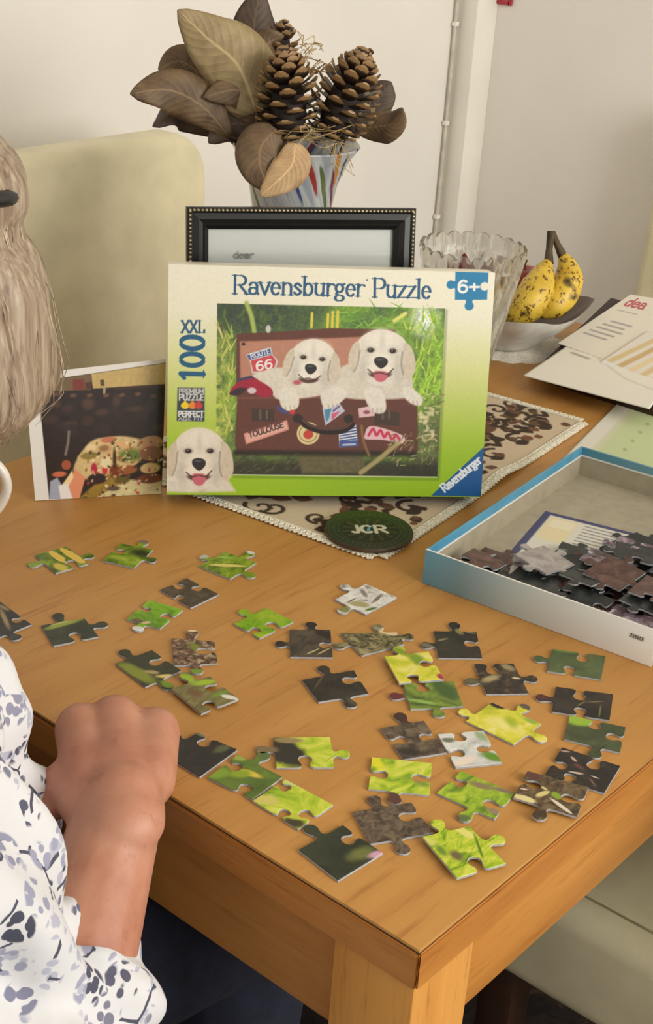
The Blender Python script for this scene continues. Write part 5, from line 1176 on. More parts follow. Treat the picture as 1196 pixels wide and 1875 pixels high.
# ------------------------------------------------------------------ cut crystal vase
def build_crystal():
    c = W(.835, .576, 0); H = .19; NS = 22; n = NS * 8
    prof = [(.030, .0), (.034, .004), (.0335, .012), (.036, .035), (.044, .075), (.053, .115), (.060, .150), (.0640, .175), (.0655, .190)]
    v = []; f = []; P = [Vector((r, z, 0)) for r, z in prof]; rows = crom([(r, z) for r, z in prof], 5); m = len(rows)
    def ring(r, z, outer, s):
        for k in range(n):
            t = 2 * PI * k / n; rr = r; zz = z
            if s > .93: zz += -.006 * (1 - abs(math.sin(NS * t / 2)) ** .6) * (s - .93) / .07
            if outer:
                if .1 < s < .84: rr *= 1 - .055 * abs(math.sin(7 * t + s * 9)) * abs(math.sin(7 * t - s * 9)) - .010 * abs(math.sin(14 * t))
                elif s >= .84: rr *= 1 - .012 * abs(math.sin(11 * t))
            v.append((rr * math.cos(t), rr * math.sin(t), zz))
    for i, (r, z) in enumerate(rows): ring(r, z, True, i / (m - 1))
    inner = [(max(.001, r - .0045), max(z, .014)) for r, z in rows if z > .014][::-1]
    for i, (r, z) in enumerate(inner): ring(r, z, False, z / H)
    k0 = m + len(inner)
    for i in range(k0 - 1):
        for k in range(n): f.append((i * n + k, i * n + (k + 1) % n, (i + 1) * n + (k + 1) % n, (i + 1) * n + k))
    f.append(tuple(range(n))[::-1]); f.append(tuple(range((k0 - 1) * n, k0 * n)))
    me = mesh_py('crystal', v, f, 22)
    t = NT('cut_crystal'); gl = t.n('ShaderNodeBsdfGlass'); gl.inputs['IOR'].default_value = 1.5; gl.inputs['Roughness'].default_value = .03; gl.inputs['Color'].default_value = (.96, .96, .94, 1)
    tr = t.n('ShaderNodeBsdfTransparent'); mx = t.n('ShaderNodeMixShader'); mx.inputs[0].default_value = .25; t.l(gl.outputs[0], mx.inputs[1]); t.l(tr.outputs[0], mx.inputs[2]); t.l(mx.outputs[0], t.out.inputs[0]); t.t.nodes.remove(t.p)
    o = link('crystal_vase', me, t.m, None, c + Vector((0, 0, .0032))); tag(o, 'cut crystal glass vase with a scalloped rim, right of the puzzle box', 'vase')
    # dark red silk petals inside
    r = empty('red_flower', c + Vector((0, 0, .10))); tag(r, 'dark red silk flower inside the crystal vase', 'flower')
    red = plain('red_silk', (112, 30, 44), .5)
    for k in range(5):
        a = k * 2 * PI / 5 + 2.2; pv = []; pf = []
        for i in range(6):
            for j in range(5):
                s = i / 5; u = j / 4 * 2 - 1; q = Vector((.010 + .020 * s, u * .016 * math.sin(PI * (s * .75 + .15)), .022 + .052 * s - .010 * u * u * s)); pv.append(Matrix.Rotation(a, 3, 'Z') @ q)
        for i in range(5):
            for j in range(4): pf.append((i * 5 + j, i * 5 + j + 1, i * 5 + j + 6, i * 5 + j + 5))
        pm = link('petal', mesh_py('petal', pv, pf, 180), red, r); pm.modifiers.new('t', 'SOLIDIFY').thickness = .0008
    link('stem', tube_me([(.002, 0, -.082), (0, .002, -.03), (0, 0, .03)], .002, 8), plain('flower_stem', (70, 90, 50), .6), r)
build_crystal()

# ------------------------------------------------------------------ fruit bowl
BOWL = W(1.047, .651, 0)
def build_bowl():
    r = empty('fruit_bowl', BOWL); r.rotation_euler = (0, 0, math.radians(-46)); tag(r, 'shallow pointed fruit dish, white outside and brown inside', 'bowl')
    n = 64
    def sq(t, e): 
        c, s = math.cos(t), math.sin(t); k = (abs(c) ** e + abs(s) ** e) ** (-1 / e); return k
    def surf(prof, lift=.012, first=True):
        v = []; f = []
        for R, z, e in prof:
            for k in range(n):
                t = 2 * PI * k / n; q = sq(t, e); rr = R * q * (.80 if e < 1.9 else .9); zz = z + (lift * (R / .15) ** 4 * abs(math.cos(2 * t)) ** 3 if e < 1.9 else 0); v.append((rr * math.cos(t), rr * math.sin(t), zz))
        for i in range(len(prof) - 1):
            for k in range(n): f.append((i * n + k, i * n + (k + 1) % n, (i + 1) * n + (k + 1) % n, (i + 1) * n + k))
        f.append(tuple(range(n))[::-1])
        return mesh_py('bowl', v, f, 60)
    link('shell', surf([(.045, .0030, 2), (.05, .007, 2), (.075, .017, 1.8), (.11, .033, 1.5), (.135, .047, 1.35), (.148, .056, 1.28), (.150, .058, 1.28)]), plain('white_glaze', (206, 204, 196), .25), r)
    link('inner_glaze', surf([(.150, .0581, 1.28), (.146, .0572, 1.28), (.133, .0505, 1.35), (.106, .037, 1.5), (.07, .022, 1.8), (.03, .016, 2)][::-1]), plain('brown_glaze', (92, 70, 58), .35), r)
    # lace doily beneath
    dm = empty('doily', BOWL + Vector((.008, -.006, 0))); tag(dm, 'small white lace doily under the fruit dish', 'doily')
    v = [(0, 0, .0022)]; f = []; N = 96
    for k in range(N):
        t = 2 * PI * k / N; rr = .078 + .005 * abs(math.sin(8 * t)); v.append((rr * math.cos(t), rr * math.sin(t), .0008))
    for k in range(N): f.append((0, 1 + k, 1 + (k + 1) % N))
    o = link('lace', mesh_py('lace', v, f, 60), plain('white_lace', (236, 228, 210), .9, .08, 400, .6, 700), dm); o.modifiers.new('t', 'SOLIDIFY').thickness = .0012
build_bowl()
def build_bananas():
    d0 = (BOWL + Vector((0, 0, .09)) - CAM_LOC).length
    r = empty('banana_bunch', BOWL + Vector((0, 0, .03))); tag(r, 'two ripe spotted bananas joined at a dark stalk in the fruit dish', 'banana')
    t = NT('ripe_banana_skin'); v = t.coord(); n = t.noise(v, 26, 4, .6); c = t.ramp(n, [(.35, (196, 158, 40)), (.6, (220, 186, 66))])
    sp = t.noise(v, 150, 3, .7); c = t.mix(t.smooth(sp, .55, .62), c, (104, 70, 26)); c = t.mix(t.smooth(t.noise(v, 17, 3, .5), .58, .64), c, (58, 42, 22))
    t.base(c).set(Roughness=.45); stalk = plain('banana_stalk', (72, 58, 34), .7, .2, 60)
    def ban(pts, rad, dep):
        P = [at(x, y, d0 + d) - r.location for (x, y), d in zip(pts, dep)]; PP = [Vector(q) for q in crom(P, 6)]
        rr = np.interp(np.linspace(0, 1, len(PP)), np.linspace(0, 1, len(rad)), rad); b = link('banana', tube_me(PP, [float(q) for q in rr], 10, smooth=80), t.m, r); return b
    def stk(pts, rad, dep, par):
        P = [at(x, y, d0 + d) - r.location for (x, y), d in zip(pts, dep)]; PP = [Vector(q) for q in crom(P, 5)]; rr = np.interp(np.linspace(0, 1, len(PP)), np.linspace(0, 1, len(rad)), rad); link('stalk', tube_me(PP, [float(q) for q in rr], 8), stalk, par)
    a = ban([(1004, 478), (996, 498), (986, 525), (968, 556), (944, 578), (926, 590)], [.006, .015, .0235, .0245, .02, .006], [-.02, -.025, -.035, -.045, -.04, -.03])
    b = ban([(1030, 466), (1038, 486), (1040, 510), (1030, 540), (1012, 562), (990, 578)], [.006, .014, .0215, .0225, .018, .006], [.0, .0, .0, -.01, -.02, -.025])
    stk([(1005, 482), (1006, 455), (1010, 424)], [.0068, .0045, .006], [-.02, -.012, -.008], a); stk([(1031, 470), (1020, 446), (1010, 426)], [.0068, .0045, .0055], [0, -.004, -.008], b)
    # a red apple half hidden behind
    p = at(956, 528, d0 + .035); ap = empty('apple', p); tag(ap, 'red apple half hidden behind the bananas', 'apple')
    link('flesh', lathe([(0, -.026), (.012, -.029), (.026, -.022), (.034, -.002), (.033, .014), (.022, .028), (.010, .029), (0, .022)], 28), plain('apple_skin', (150, 44, 40), .3, .15, 40), ap)
    link('stem', tube_me([(0, 0, .022), (.001, 0, .034), (.004, 0, .04)], .0014, 6), stalk, ap)
build_bananas()

# ------------------------------------------------------------------ papers at the far end
def sheet(name, label, cat, pts, cv, th=.0005, lift=0., matname='sheet_print', group=None, rough=.7):
    """a sheet whose four corners (upper left, upper right, lower right, lower left) are given in world space, carrying a print"""
    A, B, Cc, D = [Vector(p) for p in pts]; nx, ny = cv.w, cv.h; o0 = (A + B + Cc + D) / 4
    def fn(X, Z):
        u = X[..., None]; v = 1 - Z[..., None]; a, b, c, d = [np.array(q - o0) for q in (A, B, Cc, D)]
        return (a * (1 - u) + b * u) * (1 - v) + (d * (1 - u) + c * u) * v + np.array([0, 0, 1]) * (lift * 4 * u * (1 - u) * v)
    me = print_mesh(name, cv, 1, 1, fn); o = link(name, me, vcol_mat(matname, rough), None, o0); s = o.modifiers.new('t', 'SOLIDIFY'); s.thickness = th; s.offset = -1
    tag(o, label, cat, group); return o
def build_papers():
    # dark sloping document rest: low in front, high at the far end
    x0, x1, y0, y1 = .965, 1.205, .20, .530
    z0, z1 = .006, .054
    me = rbox(0, 1, 0, 1, 0, 1); 
    r = empty('document_rest', W(0, 0, 0)); tag(r, 'dark brown sloping document rest under the papers', 'stand')
    v = [(x0, y0 + .02, 0), (x1, y0 + .05, 0), (x1, y1 + .05, 0), (x0, y1 + .02, 0), (x0, y0 + .02, z0), (x1, y0 + .05, z1), (x1, y1 + .05, z1), (x0, y1 + .02, z0)]
    me = mesh_py('board', v, [(3, 2, 1, 0), (4, 5, 6, 7), (0, 1, 5, 4), (1, 2, 6, 5), (2, 3, 7, 6), (3, 0, 4, 7)])
    link('board', me, plain('dark_brown_leather', (52, 36, 32), .5, .08, 40), r); link('lip', mesh_py('lip', [(x0 - .004, y0 + .02, 0), (x0, y0 + .02, 0), (x0, y1 + .02, 0), (x0 - .004, y1 + .02, 0), (x0 - .004, y0 + .02, z0 + .003), (x0, y0 + .02, z0 + .003), (x0, y1 + .02, z0 + .003), (x0 - .004, y1 + .02, z0 + .003)], [(3, 2, 1, 0), (4, 5, 6, 7), (0, 1, 5, 4), (1, 2, 6, 5), (2, 3, 7, 6), (3, 0, 4, 7)]), M['darkwood'], r)
    sl = (z1 - z0) / (x1 - x0); nrm = Vector((-sl, 0, 1)).normalized(); P0 = W(x0, .4, z0 + .0012)
    R = random.Random(6)
    # white envelope, its near corner hanging over the table
    cv = Cv(60, 40, (228, 222, 208)); cv.stroke([(6, 6), (16, 7)], 1.6, (150, 146, 138)); cv.stroke([(20, 4), (40, 16), (58, 20)], 1, (196, 190, 176))
    p1 = P0 + nrm * .0012
    lz = .026
    E = [onp(1040, 632, p1, nrm), onp(1230, 690, p1, nrm), onz(1190, 748, lz), onz(959, 687, .022)]
    sheet('envelope', 'plain white envelope lying across the lower edge of the papers', 'envelope', E, cv, .0012)
    # cream letter with red heading
    cv = Cv(150, 150, (226, 218, 202))
    text(cv, 'dea', (14, 30), (62, 30), (14, 8), (186, 92, 98), .2, .16, False)
    cv.stroke([(16, 44), (60, 44)], 2, (176, 170, 160))
    for k, (a, b) in enumerate(((30, 70), (24, 62), (20, 66), (16, 58), (14, 52))): cv.stroke([(a, 72 + k * 10), (b, 72 + k * 10)], 3.4, (150, 142, 146), f=2, alpha=.8)
    p2 = P0 + nrm * .0036
    E = [onp(1155, 539, p2, nrm), onp(1260, 556, p2, nrm), onp(1196, 690, p2, nrm), onp(1022, 628, p2, nrm)]
    sheet('letter', 'cream letter with a red heading on the document rest', 'letter', E, cv, .0015)
    # folded flyer with pale wooden slats printed on it
    cv = Cv(90, 60, (224, 216, 204))
    for k in range(5): cv.stroke([(6 + k * 18, 58), (26 + k * 18, 4)], 9, [(214, 190, 140), (200, 172, 120), (226, 206, 164)][k % 3], f=3)
    cv.stroke([(0, 56), (90, 58)], 5, (226, 224, 220))
    p3 = P0 + nrm * .0062
    E = [onp(1186, 606, p3, nrm), onp(1290, 628, p3, nrm), onp(1200, 708, p3, nrm), onp(1098, 664, p3, nrm)]
    sheet('flyer', 'folded flyer printed with pale wooden slats on top of the letter', 'flyer', E, cv, .002)
    # green planner sheet beside the tray
    nx, ny = 190, 140; cv = Cv(nx, ny, (214, 208, 184))
    cv.poly([(0, 12), (nx, 12), (nx, 78), (0, 70)], (196, 206, 158), 6)
    for k in range(7):
        for j in range(4): cv.stroke([(14 + k * 27, 26 + j * 34), (20 + k * 27, 25 + j * 34)], 2, (150, 158, 118), alpha=.7)
    for k in range(10): cv.stroke([(8, 84 + k * 6), (nx - 8, 84 + k * 6)], 1, (184, 178, 156), alpha=.6)
    cv.poly([(50, 84), (150, 84), (150, 122), (50, 122)], (214, 204, 200), 4); 
    for k in range(5): cv.stroke([(58, 90 + k * 7), (58 + R.uniform(40, 80), 90 + k * 7)], 1.6, (166, 146, 160), alpha=.7)
    cv.poly([(0, 0), (nx, 0), (nx, 9), (0, 9)], (222, 218, 204), 1)
    a, b = W(.742, .367, .0012), W(1.128, .461, .0012); a2, b2 = W(.742 + .068, .367 - .28, .0012), W(1.128 + .068, .461 - .28, .0012)
    c2 = b + (a - b) * .42
    c3 = b2 + (a2 - b2) * .42
    # the printed side runs along the long left edge
    sheet('planner_sheet', 'pale green printed planner sheet behind the tray', 'paper', [a, W(.962, .42, .0012), W(.962 + .068, .42 - .28, .0012), a2], cv, .0009)
build_papers()

# ------------------------------------------------------------------ mug, its handle reaching into the picture
def build_mug():
    d = Vector((.629, -.777, 0)).normalized(); ctr = onz(13, 900, .045) - d * .070; ctr.z = T; r = empty('mug', ctr + Vector((0, 0, .0002))); tag(r, 'white mug whose handle shows at the left picture edge', 'mug')
    wh = plain('white_china', (226, 220, 208), .2)
    link('cup', lathe([(0, 0), (.032, 0), (.036, .003), (.038, .04), (.039, .088), (.0375, .09), (.0355, .088), (.0345, .04), (.032, .008), (0, .007)], 48), wh, r)
    P = [d * (.036) + Vector((0, 0, .074)), d * .052 + Vector((0, 0, .078)), d * .066 + Vector((0, 0, .066)), d * .070 + Vector((0, 0, .048)), d * .062 + Vector((0, 0, .028)), d * .050 + Vector((0, 0, .018)), d * .0355 + Vector((0, 0, .018))]
    link('handle', tube_me([Vector(q) for q in crom(P, 6)], .0048, 10), wh, r)
build_mug()

# ------------------------------------------------------------------ the person at the near end of the table
def capsule(p, q, r0, r1, n=14, flat=None):
    """tapered limb segment with rounded ends; flat=(axis vector, factor) squashes it"""
    p, q = Vector(p), Vector(q); d = q - p; L = max(d.length, 1e-6); d = d / L
    a = d.orthogonal().normalized(); b = d.cross(a); v = []; f = []; rings = []
    for k in range(1, 5): t = k / 5 * PI / 2; rings.append((p - d * r0 * math.cos(t), r0 * math.sin(t)))
    for k in range(0, 5): s = k / 4; rings.append((p + d * L * s, r0 + (r1 - r0) * s))
    for k in range(4, 0, -1): t = k / 5 * PI / 2; rings.append((q + d * r1 * math.cos(t), r1 * math.sin(t)))
    for c, r in rings:
        for k in range(n):
            t = 2 * PI * k / n; o = (a * math.cos(t) + b * math.sin(t)) * r
            if flat: ax, fc = flat; o = o - ax * (o.dot(ax) * (1 - fc))
            v.append(c + o)
    m = len(rings)
    for i in range(m - 1):
        for k in range(n): f.append((i * n + k, i * n + (k + 1) % n, (i + 1) * n + (k + 1) % n, (i + 1) * n + k))
    f.append(tuple(range(n))[::-1]); f.append(tuple(range((m - 1) * n, m * n))); return v, f
def ellipsoid(c, rx, ry, rz, rot=None, n=24, m=14):
    v = []; f = []; c = Vector(c)
    for i in range(1, m):
        t = PI * i / m
        for k in range(n):
            u = 2 * PI * k / n; o = Vector((rx * math.sin(t) * math.cos(u), ry * math.sin(t) * math.sin(u), -rz * math.cos(t)))
            v.append(c + (rot @ o if rot else o))
    for i in range(m - 2):
        for k in range(n): f.append((i * n + k, i * n + (k + 1) % n, (i + 1) * n + (k + 1) % n, (i + 1) * n + k))
    f.append(tuple(range(n))[::-1]); f.append(tuple(range((m - 2) * n, (m - 1) * n))); return v, f
def fuse(parts, voxel, smooth=6, name='body'):
    """melt overlapping shapes into one continuous skin"""
    v, f = join_parts(parts); me = mesh_py('tmp', v, f)
    o = bpy.data.objects.new('tmp', me); COL.objects.link(o)
    r = o.modifiers.new('r', 'REMESH'); r.mode = 'VOXEL'; r.voxel_size = voxel; r.use_smooth_shade = True
    s = o.modifiers.new('s', 'SMOOTH'); s.factor = .5; s.iterations = smooth
    dg = bpy.context.evaluated_depsgraph_get(); out = bpy.data.meshes.new_from_object(o.evaluated_get(dg)); out.name = name
    bpy.data.objects.remove(o); out.polygons.foreach_set('use_smooth', [True] * len(out.polygons)); return out
def skin_mat():
    t = NT('skin'); v = t.coord(); n = t.noise(v, 16, 5, .6); c = t.ramp(n, [(.3, (164, 106, 82)), (.5, (182, 126, 100)), (.7, (192, 140, 114))])
    c = t.mix(t.smooth(t.noise(v, 60, 3, .6), .60, .70, 0, .35), c, (146, 84, 66)); c = t.mix(t.smooth(t.noise(v, 9, 2), .5, .7, 0, .35), c, (172, 100, 86))
    t.base(c).set(Roughness=.5, Subsurface_Weight=.12, Subsurface_Scale=.01); t.p.inputs['Subsurface Radius'].default_value = (1, .35, .2)
    t.bump(t.noise(v, 260, 4, .6), .22, .0012); return t.m
def floral_mat():
    t = NT('floral_cotton'); v = t.coord()
    wn = t.n('ShaderNodeTexNoise'); wn.inputs['Scale'].default_value = 30; t.l(v, wn.inputs['Vector'])
    wv = t.n('ShaderNodeVectorMath', operation='MULTIPLY_ADD'); t.l(wn.outputs['Color'], wv.inputs[0]); wv.inputs[1].default_value = (.010, .010, .010); t.l(v, wv.inputs[2]); vw = wv.outputs[0]
    def vor(scale, vec=v, feat='F1'):
        x = t.n('ShaderNodeTexVoronoi', feature=feat); x.inputs['Scale'].default_value = scale; t.l(vec, x.inputs['Vector']); return x
    big = vor(40); small = vor(128, vw); sep = t.n('ShaderNodeSeparateColor'); t.l(big.outputs['Color'], sep.inputs[0])
    cl = t.smooth(big.outputs['Distance'], .54, .47); pet = t.smooth(small.outputs['Distance'], .56, .49)
    m1 = t.math('MULTIPLY', cl, pet); pick = t.math('GREATER_THAN', sep.outputs[0], .06); m1 = t.math('MULTIPLY', m1, pick)
    tone = t.ramp(sep.outputs[1], [(0, (62, 62, 76)), (.3, (84, 84, 104)), (.5, (126, 126, 148)), (.75, (164, 164, 182)), (1, (80, 78, 96))])
    base = t.ramp(t.noise(v, 12, 3), [(.3, (204, 202, 202)), (.7, (214, 212, 212))])
    # pale second layer of blossoms
    b2 = vor(37, vw); s2 = vor(118); sep2 = t.n('ShaderNodeSeparateColor'); t.l(b2.outputs['Color'], sep2.inputs[0])
    m2 = t.math('MULTIPLY', t.math('MULTIPLY', t.smooth(b2.outputs['Distance'], .42, .36), t.smooth(s2.outputs['Distance'], .5, .4)), t.math('GREATER_THAN', sep2.outputs[0], .25))
    c = t.mix(t.math('MULTIPLY', m2, .75), base, (158, 158, 178))
    # thin stems
    st = vor(24, vw, 'DISTANCE_TO_EDGE'); m3 = t.math('MULTIPLY', t.smooth(st.outputs['Distance'], .026, .016), t.math('GREATER_THAN', t.noise(v, 34, 1), .53)); c = t.mix(m3, c, (70, 70, 84))
    c = t.mix(m1, c, tone)
    t.base(c).set(Roughness=.85); t.bump(t.noise(v, 700, 2), .15, .0006); return t.m

HEAD = W(-.012, .485, .307)
def build_person():
    # --- hand frame: from the wrist to the knuckles, thumb side, back of the hand
    wr = onz(224, 1468, .036); kn = onz(214, 1325, .036); F = (kn - wr).normalized(); U0 = Vector((0, 0, 1)); S = U0.cross(F).normalized(); U = F.cross(S).normalized()
    el = W(-.194, .139, -.072); sh = W(-.232, .250, .145)
    hp = lambda f, s, u: wr + F * f + S * s + U * u
    parts = []
    # right forearm and hand
    m1 = el + (wr - el) * .35
    parts += [capsule(el, m1, .037, .039), capsule(m1, wr, .040, .029), capsule(sh, el, .048, .037)]
    parts += [capsule(wr - F * .02, hp(.03, .002, .004), .0285, .031, flat=(U, .8)), capsule(hp(.022, .018, .002), hp(.074, .026, .010), .0225, .0195), capsule(hp(.022, -.016, .002), hp(.072, -.026, .006), .0225, .0190), capsule(hp(.02, 0, .005), hp(.078, .002, .012), .024, .0205)]
    for off, r, ln in ((.031, .0112, .92), (.0105, .0117, 1.0), (-.0100, .0112, .96), (-.0290, .0100, .82)):
        k = hp(.078, off, .010); p1 = hp(.078 + .026 * ln, off * .98, -.006); p2 = hp(.078 + .020 * ln, off * .95, -.0215); p3 = hp(.052, off * .9, -.0225)
        parts += [capsule(hp(.05, off * .9, .006), k, r * 1.15, r * 1.2), capsule(k, p1, r * 1.18, r * 1.02), capsule(p1, p2, r * 1.02, r * .92), capsule(p2, p3, r * .92, r * .8)]
    parts += [capsule(hp(.004, .024, -.004), hp(.034, .040, -.006), .0185, .0150), capsule(hp(.034, .040, -.006), hp(.036, .052, -.016), .0150, .0125), capsule(hp(.036, .052, -.016), hp(.014, .054, -.020), .0125, .0105)]
    # left arm and loosely closed hand, hidden beyond the picture edge
    shl = W(-.232, .620, .145); ell = W(-.13, .74, -.02); wl = W(-.035, .70, .034)
    parts += [capsule(shl, ell, .052, .044), capsule(ell, wl, .042, .029)]
    Fl = Vector((.96, -.25, 0)).normalized(); Sl = Fl.cross(U0).normalized(); hl = lambda f, s, u: wl + Fl * f + Sl * s + U0 * u
    parts += [capsule(wl, hl(.06, .0, -.004), .027, .034, flat=(U0, .6))]
    for off, r, ln in ((.030, .0085, .9), (.010, .0088, 1.0), (-.010, .0085, .95), (-.029, .0078, .78)):
        parts += [capsule(hl(.06, off, -.006), hl(.098, off * 1.05, -.008), r * 1.1, r), capsule(hl(.098, off * 1.05, -.008), hl(.098 + .034 * ln, off * 1.05, -.022), r, r * .85)]
    parts += [capsule(hl(.01, .026, -.008), hl(.045, .050, -.014), .014, .011), capsule(hl(.045, .050, -.014), hl(.070, .052, -.020), .011, .009)]
    # trunk, neck, head
    pel = W(-.325, .435, -.14); spn = W(-.32, .435, -.03); cst = W(-.272, .435, .065); nb = W(-.185, .445, .165)
    parts += [capsule(pel + Vector((0, -.06, 0)), pel + Vector((0, .06, 0)), .125, .125), capsule(pel, spn, .12, .115), capsule(spn, cst, .115, .11), capsule(cst + Vector((0, -.09, .03)), cst + Vector((0, .09, .03)), .095, .095), capsule(sh, nb, .05, .055), capsule(shl, nb, .05, .055)]
    parts += [capsule(nb, HEAD + Vector((.010, -.014, -.064)), .054, .050)]
    Rh = Matrix.Rotation(math.radians(28), 3, 'Y')       # the head bows over the table
    hh = lambda x, y, z: HEAD + Rh @ Vector((x * .9 - .018, y * .92, z * .92))
    parts += [ellipsoid(hh(-.008, 0, .018), .086, .069, .082, Rh), ellipsoid(hh(.016, 0, -.042), .060, .052, .066, Rh), ellipsoid(hh(.052, 0, -.086), .022, .024, .018, Rh)]
    parts += [capsule(hh(.078, 0, .000), hh(.094, 0, -.034), .008, .012), ellipsoid(hh(.066, -.026, -.030), .018, .018, .016, Rh), ellipsoid(hh(.066, .026, -.030), .018, .018, .016, Rh), capsule(hh(.070, -.014, -.060), hh(.070, .014, -.060), .009, .009), ellipsoid(hh(-.008, -.069, -.012), .016, .008, .028, Rh), ellipsoid(hh(-.008, .069, -.012), .016, .008, .028, Rh)]
    # legs
    hips = [W(-.30, .345, -.18), W(-.30, .515, -.18)]; kne = [W(.155, .285, -.218), W(.155, .515, -.218)]; ank = [W(.10, .29, -.66), W(.10, .51, -.66)]
    for h_, k_, a_ in zip(hips, kne, ank): parts += [capsule(h_, k_, .078, .056), capsule(k_, a_, .056, .036), capsule(a_ + Vector((-.02, 0, -.05)), a_ + Vector((.13, 0, -.066)), .034, .026)]
    body = fuse(parts, .0034, 5, 'person')
    p = link('person', body, skin_mat()); tag(p, 'person with grey-blond hair in a floral blouse, right fist resting on the table', 'person')
    # eyes and mouth on the lowered face
    ew = plain('eye_white', (226, 222, 216), .2); ib = plain('iris', (70, 84, 92), .15)
    for s in (-1, 1):
        e = link('eye', mesh_py('eye', *ellipsoid((0, 0, 0), .0115, .0115, .0115), 180), ew, p, hh(.062, s * .029, -.002))
        link('iris', mesh_py('iris', *ellipsoid((0, 0, 0), .004, .005, .005), 180), ib, e, (Rh @ Vector((.0085, 0, -.002))))
    link('lips', mesh_py('lips', *capsule(hh(.078, -.018, -.060), hh(.078, .018, -.060), .0045, .0045), 180), plain('lips', (176, 96, 92), .4), p)
    # --- trousers
    tp = []
    for h_, k_, a_ in zip(hips, kne, ank): tp += [capsule(h_, k_, .090, .068), capsule(k_, a_ + Vector((0, 0, -.02)), .068, .058)]
    tp += [capsule(pel + Vector((0, -.06, -.01)), pel + Vector((0, .06, -.01)), .128, .128)]
    link('trousers', fuse(tp, .007, 4, 'trousers'), plain('navy_cloth', (24, 28, 46), .9, .12, 60, .3, 500), p)
    for k_, a_ in zip(kne, ank):
        link('shoe', fuse([capsule(a_ + Vector((-.03, 0, -.058)), a_ + Vector((.15, 0, -.066)), .040, .032)], .006, 3, 'shoe'), plain('shoe_leather', (30, 26, 26), .4), p)
    # --- blouse: loose, gathered, elbow-length sleeves
    bl = [capsule(pel + Vector((0, -.05, .03)), pel + Vector((0, .05, .03)), .150, .150), capsule(pel, spn, .150, .140), capsule(spn, cst + Vector((.012, -.02, -.01)), .142, .128), capsule(cst + Vector((.02, -.085, .02)), cst + Vector((.02, .085, .02)), .118, .118), capsule(sh, nb, .068, .062), capsule(shl, nb, .068, .062)]
    bl += [capsule(cst + Vector((.070, -.085, -.020)), cst + Vector((.070, .085, -.020)), .088, .088), capsule(cst + Vector((.05, -.07, -.12)), cst + Vector((.05, .07, -.12)), .085, .085)]
    bl += [capsule(cst + Vector((.098, -.104, .032)), cst + Vector((.098, .104, .032)), .090, .090), capsule(cst + Vector((.098, -.100, .032)), cst + Vector((.128, -.132, -.11)), .090, .086), capsule(cst + Vector((.098, .100, .032)), cst + Vector((.128, .10, -.11)), .090, .086)]
    hem = el + (wr - el) * .36
    bl += [capsule(sh, el, .072, .060), capsule(el, hem, .060, .051)]
    heml = ell + (wl - ell) * .15
    bl += [capsule(shl, ell, .074, .068), capsule(ell, heml, .068, .060)]
    me = fuse(bl, .0045, 7, 'blouse')
    n = len(me.vertices); co = np.empty(n * 3, np.float32); me.vertices.foreach_get('co', co); co = co.reshape(-1, 3); nr = np.empty(n * 3, np.float32); me.vertices.foreach_get('normal', nr); nr = nr.reshape(-1, 3)
    x, y, z = co.T; z = z - T
    fold = .0065 * np.sin(x * 62 + y * 88 + 2.2 * np.sin(z * 21)) + .0060 * np.sin(z * 74 + 3. * np.sin(y * 17) + x * 30) + .0035 * np.sin((x - y) * 120 + z * 46)
    # a gathered frill down the front
    fr = np.exp(-((y - .33) / .05) ** 2) * np.clip((x + .20) / .03, 0, 1) * np.clip((.16 - z) / .05, 0, 1)
    fold = fold + fr * (.007 * np.sin(z * 115 + y * 40) + .004)
    co = co + nr * fold[:, None]; me.vertices.foreach_set('co', co.astype(np.float32).ravel()); me.update()
    fm = floral_mat()
    b = link('blouse', me, fm, p)
    # turned-up hem of the right sleeve
    ax = (wr - el).normalized(); a = ax.orthogonal().normalized(); c_ = ax.cross(a); v = []; f = []; N = 96; rows = 5
    for i in range(rows):
        for k in range(N):
            t = 2 * PI * k / N; rr = .0450 + .004 * i / (rows - 1) + .0010 * math.sin(9 * t + .5) * i / (rows - 1); v.append(hem + ax * (-.010 + .024 * i / (rows - 1) + .002 * math.sin(5 * t) * i / (rows - 1)) + (a * math.cos(t) + c_ * math.sin(t)) * rr)
    for i in range(rows - 1):
        for k in range(N): f.append((i * N + k, i * N + (k + 1) % N, (i + 1) * N + (k + 1) % N, (i + 1) * N + k))
    cu = link('sleeve_hem', mesh_py('sleeve_hem', v, f, 180), fm, b); cu.modifiers.new('t', 'SOLIDIFY').thickness = .0012
    # --- hair: a soft bob, lifted on top, open over the face
    prof = [(.436, .002), (.431, .024), (.424, .038), (.412, .052), (.398, .065), (.384, .072), (.370, .072), (.356, .066), (.345, .068), (.330, .078), (.312, .085), (.29, .087), (.262, .090), (.238, .090), (.222, .083), (.210, .071), (.200, .060)]
    def rad(z): return float(np.interp(-z, [-q[0] for q in prof], [q[1] for q in prof]))
    def hpnt(z, phi, k=1.): 
        r = rad(z) * k; return W(HEAD.x + r * math.cos(phi) * 1.06, HEAD.y + r * math.sin(phi), z + .014)
    def infront(z, phi): 
        d = (phi + PI) % (2 * PI) - PI; return abs(d) < .7 and z < .37
    zs = np.linspace(.436, .200, 40); N = 80; v = []; f = []
    for i, z in enumerate(zs):
        for k in range(N):
            ph = 2 * PI * k / N; v.append(hpnt(z, ph, 1 + .02 * math.sin(9 * ph + 6 * z * 10) + .012 * math.sin(23 * ph)))
    for i in range(len(zs) - 1):
        for k in range(N):
            if infront(zs[i], 2 * PI * (k + .5) / N): continue
            f.append((i * N + k, i * N + (k + 1) % N, (i + 1) * N + (k + 1) % N, (i + 1) * N + k))
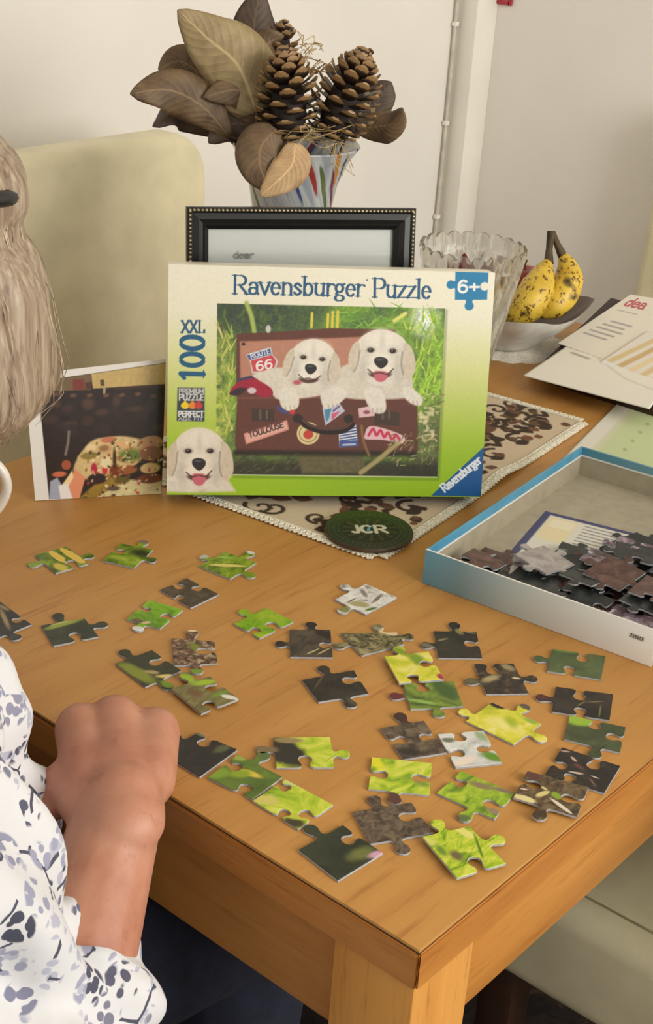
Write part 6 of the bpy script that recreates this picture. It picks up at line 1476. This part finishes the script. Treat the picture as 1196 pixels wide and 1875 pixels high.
    t = NT('grey_blond_hair'); vv = t.coord(scale=(1, 1, .08)); nn = t.noise(vv, 190, 4, .6); t.base(t.ramp(nn, [(.3, (108, 88, 70)), (.5, (150, 130, 108)), (.7, (180, 164, 142))])).set(Roughness=.5); t.bump(nn, .5, .002)
    h = link('hair', mesh_py('hair', v, f, 180), t.m, p); h.modifiers.new('t', 'SOLIDIFY').thickness = .006
    R = random.Random(31); lst = []
    for k in range(2000):
        ph = R.uniform(0, 2 * PI); z0 = R.uniform(.27, .434); z1 = max(.188, min(z0 - .05, R.gauss(.212, .016)))
        if infront(z0 - .03, ph) or infront(z1, ph): continue
        fl = R.uniform(1.0, 1.035); wob = R.uniform(-.25, .25); wisp = R.random() < .06; P = []
        for i in range(9):
            s = i / 8; z = z0 + (z1 - z0) * s; P.append(hpnt(max(z, .2), ph + wob * s * s + .03 * math.sin(9 * s + k), fl + (.22 if wisp else .02) * s * s * R.uniform(.6, 1.)) + Vector((0, 0, min(0, z - .2))))
        lst.append(tube(P, [.00045] * 8 + [.00015], 3))
    vv_, ff_ = join_parts(lst)
    st = link('hair_strands', mesh_py('strands', vv_, ff_, 80), plain('hair_strand', (172, 152, 126), .45, .2, 90), h); st['kind'] = 'stuff'
    # dark grip lying across the hair
    P = [hpnt(.380 + .010 * (k / 12), math.radians(-64 - 62 * k / 12), 1.055) for k in range(13)]
    link('hair_grip', tube_me(P, [.0045] + [.0060] * 11 + [.0045], 8), M['black'], h)
build_person()
import OpenImageIO as oiio, sys, numpy as np
b=oiio.ImageBuf('/workdir/render_main.png'); a=b.get_pixels(oiio.FLOAT)[...,:3]*255
s=a.shape[1]/1196
for n,(x,y) in dict(wallL=(700,60),wallL2=(150,150),wallR=(1050,150),wallR2=(1100,420),chair=(200,300),chairlow=(250,600),table_back=(500,1000),table_mid=(560,1350),table_front=(650,1620),table_right=(1000,1440),lipR=(1000,1600),apronL=(420,1640),leg=(670,1820),boxtop=(600,505),boxlime=(600,890),trayside=(1050,1130),trayin=(1120,900),seat=(1150,1660),arm=(230,1500),blouse=(60,1650),letter=(550,440),black=(360,430)).items():
    p=a[int((y-4)*s):int((y+4)*s)+1,int((x-4)*s):int((x+4)*s)+1].reshape(-1,3).mean(0); print(n,p.round(0))
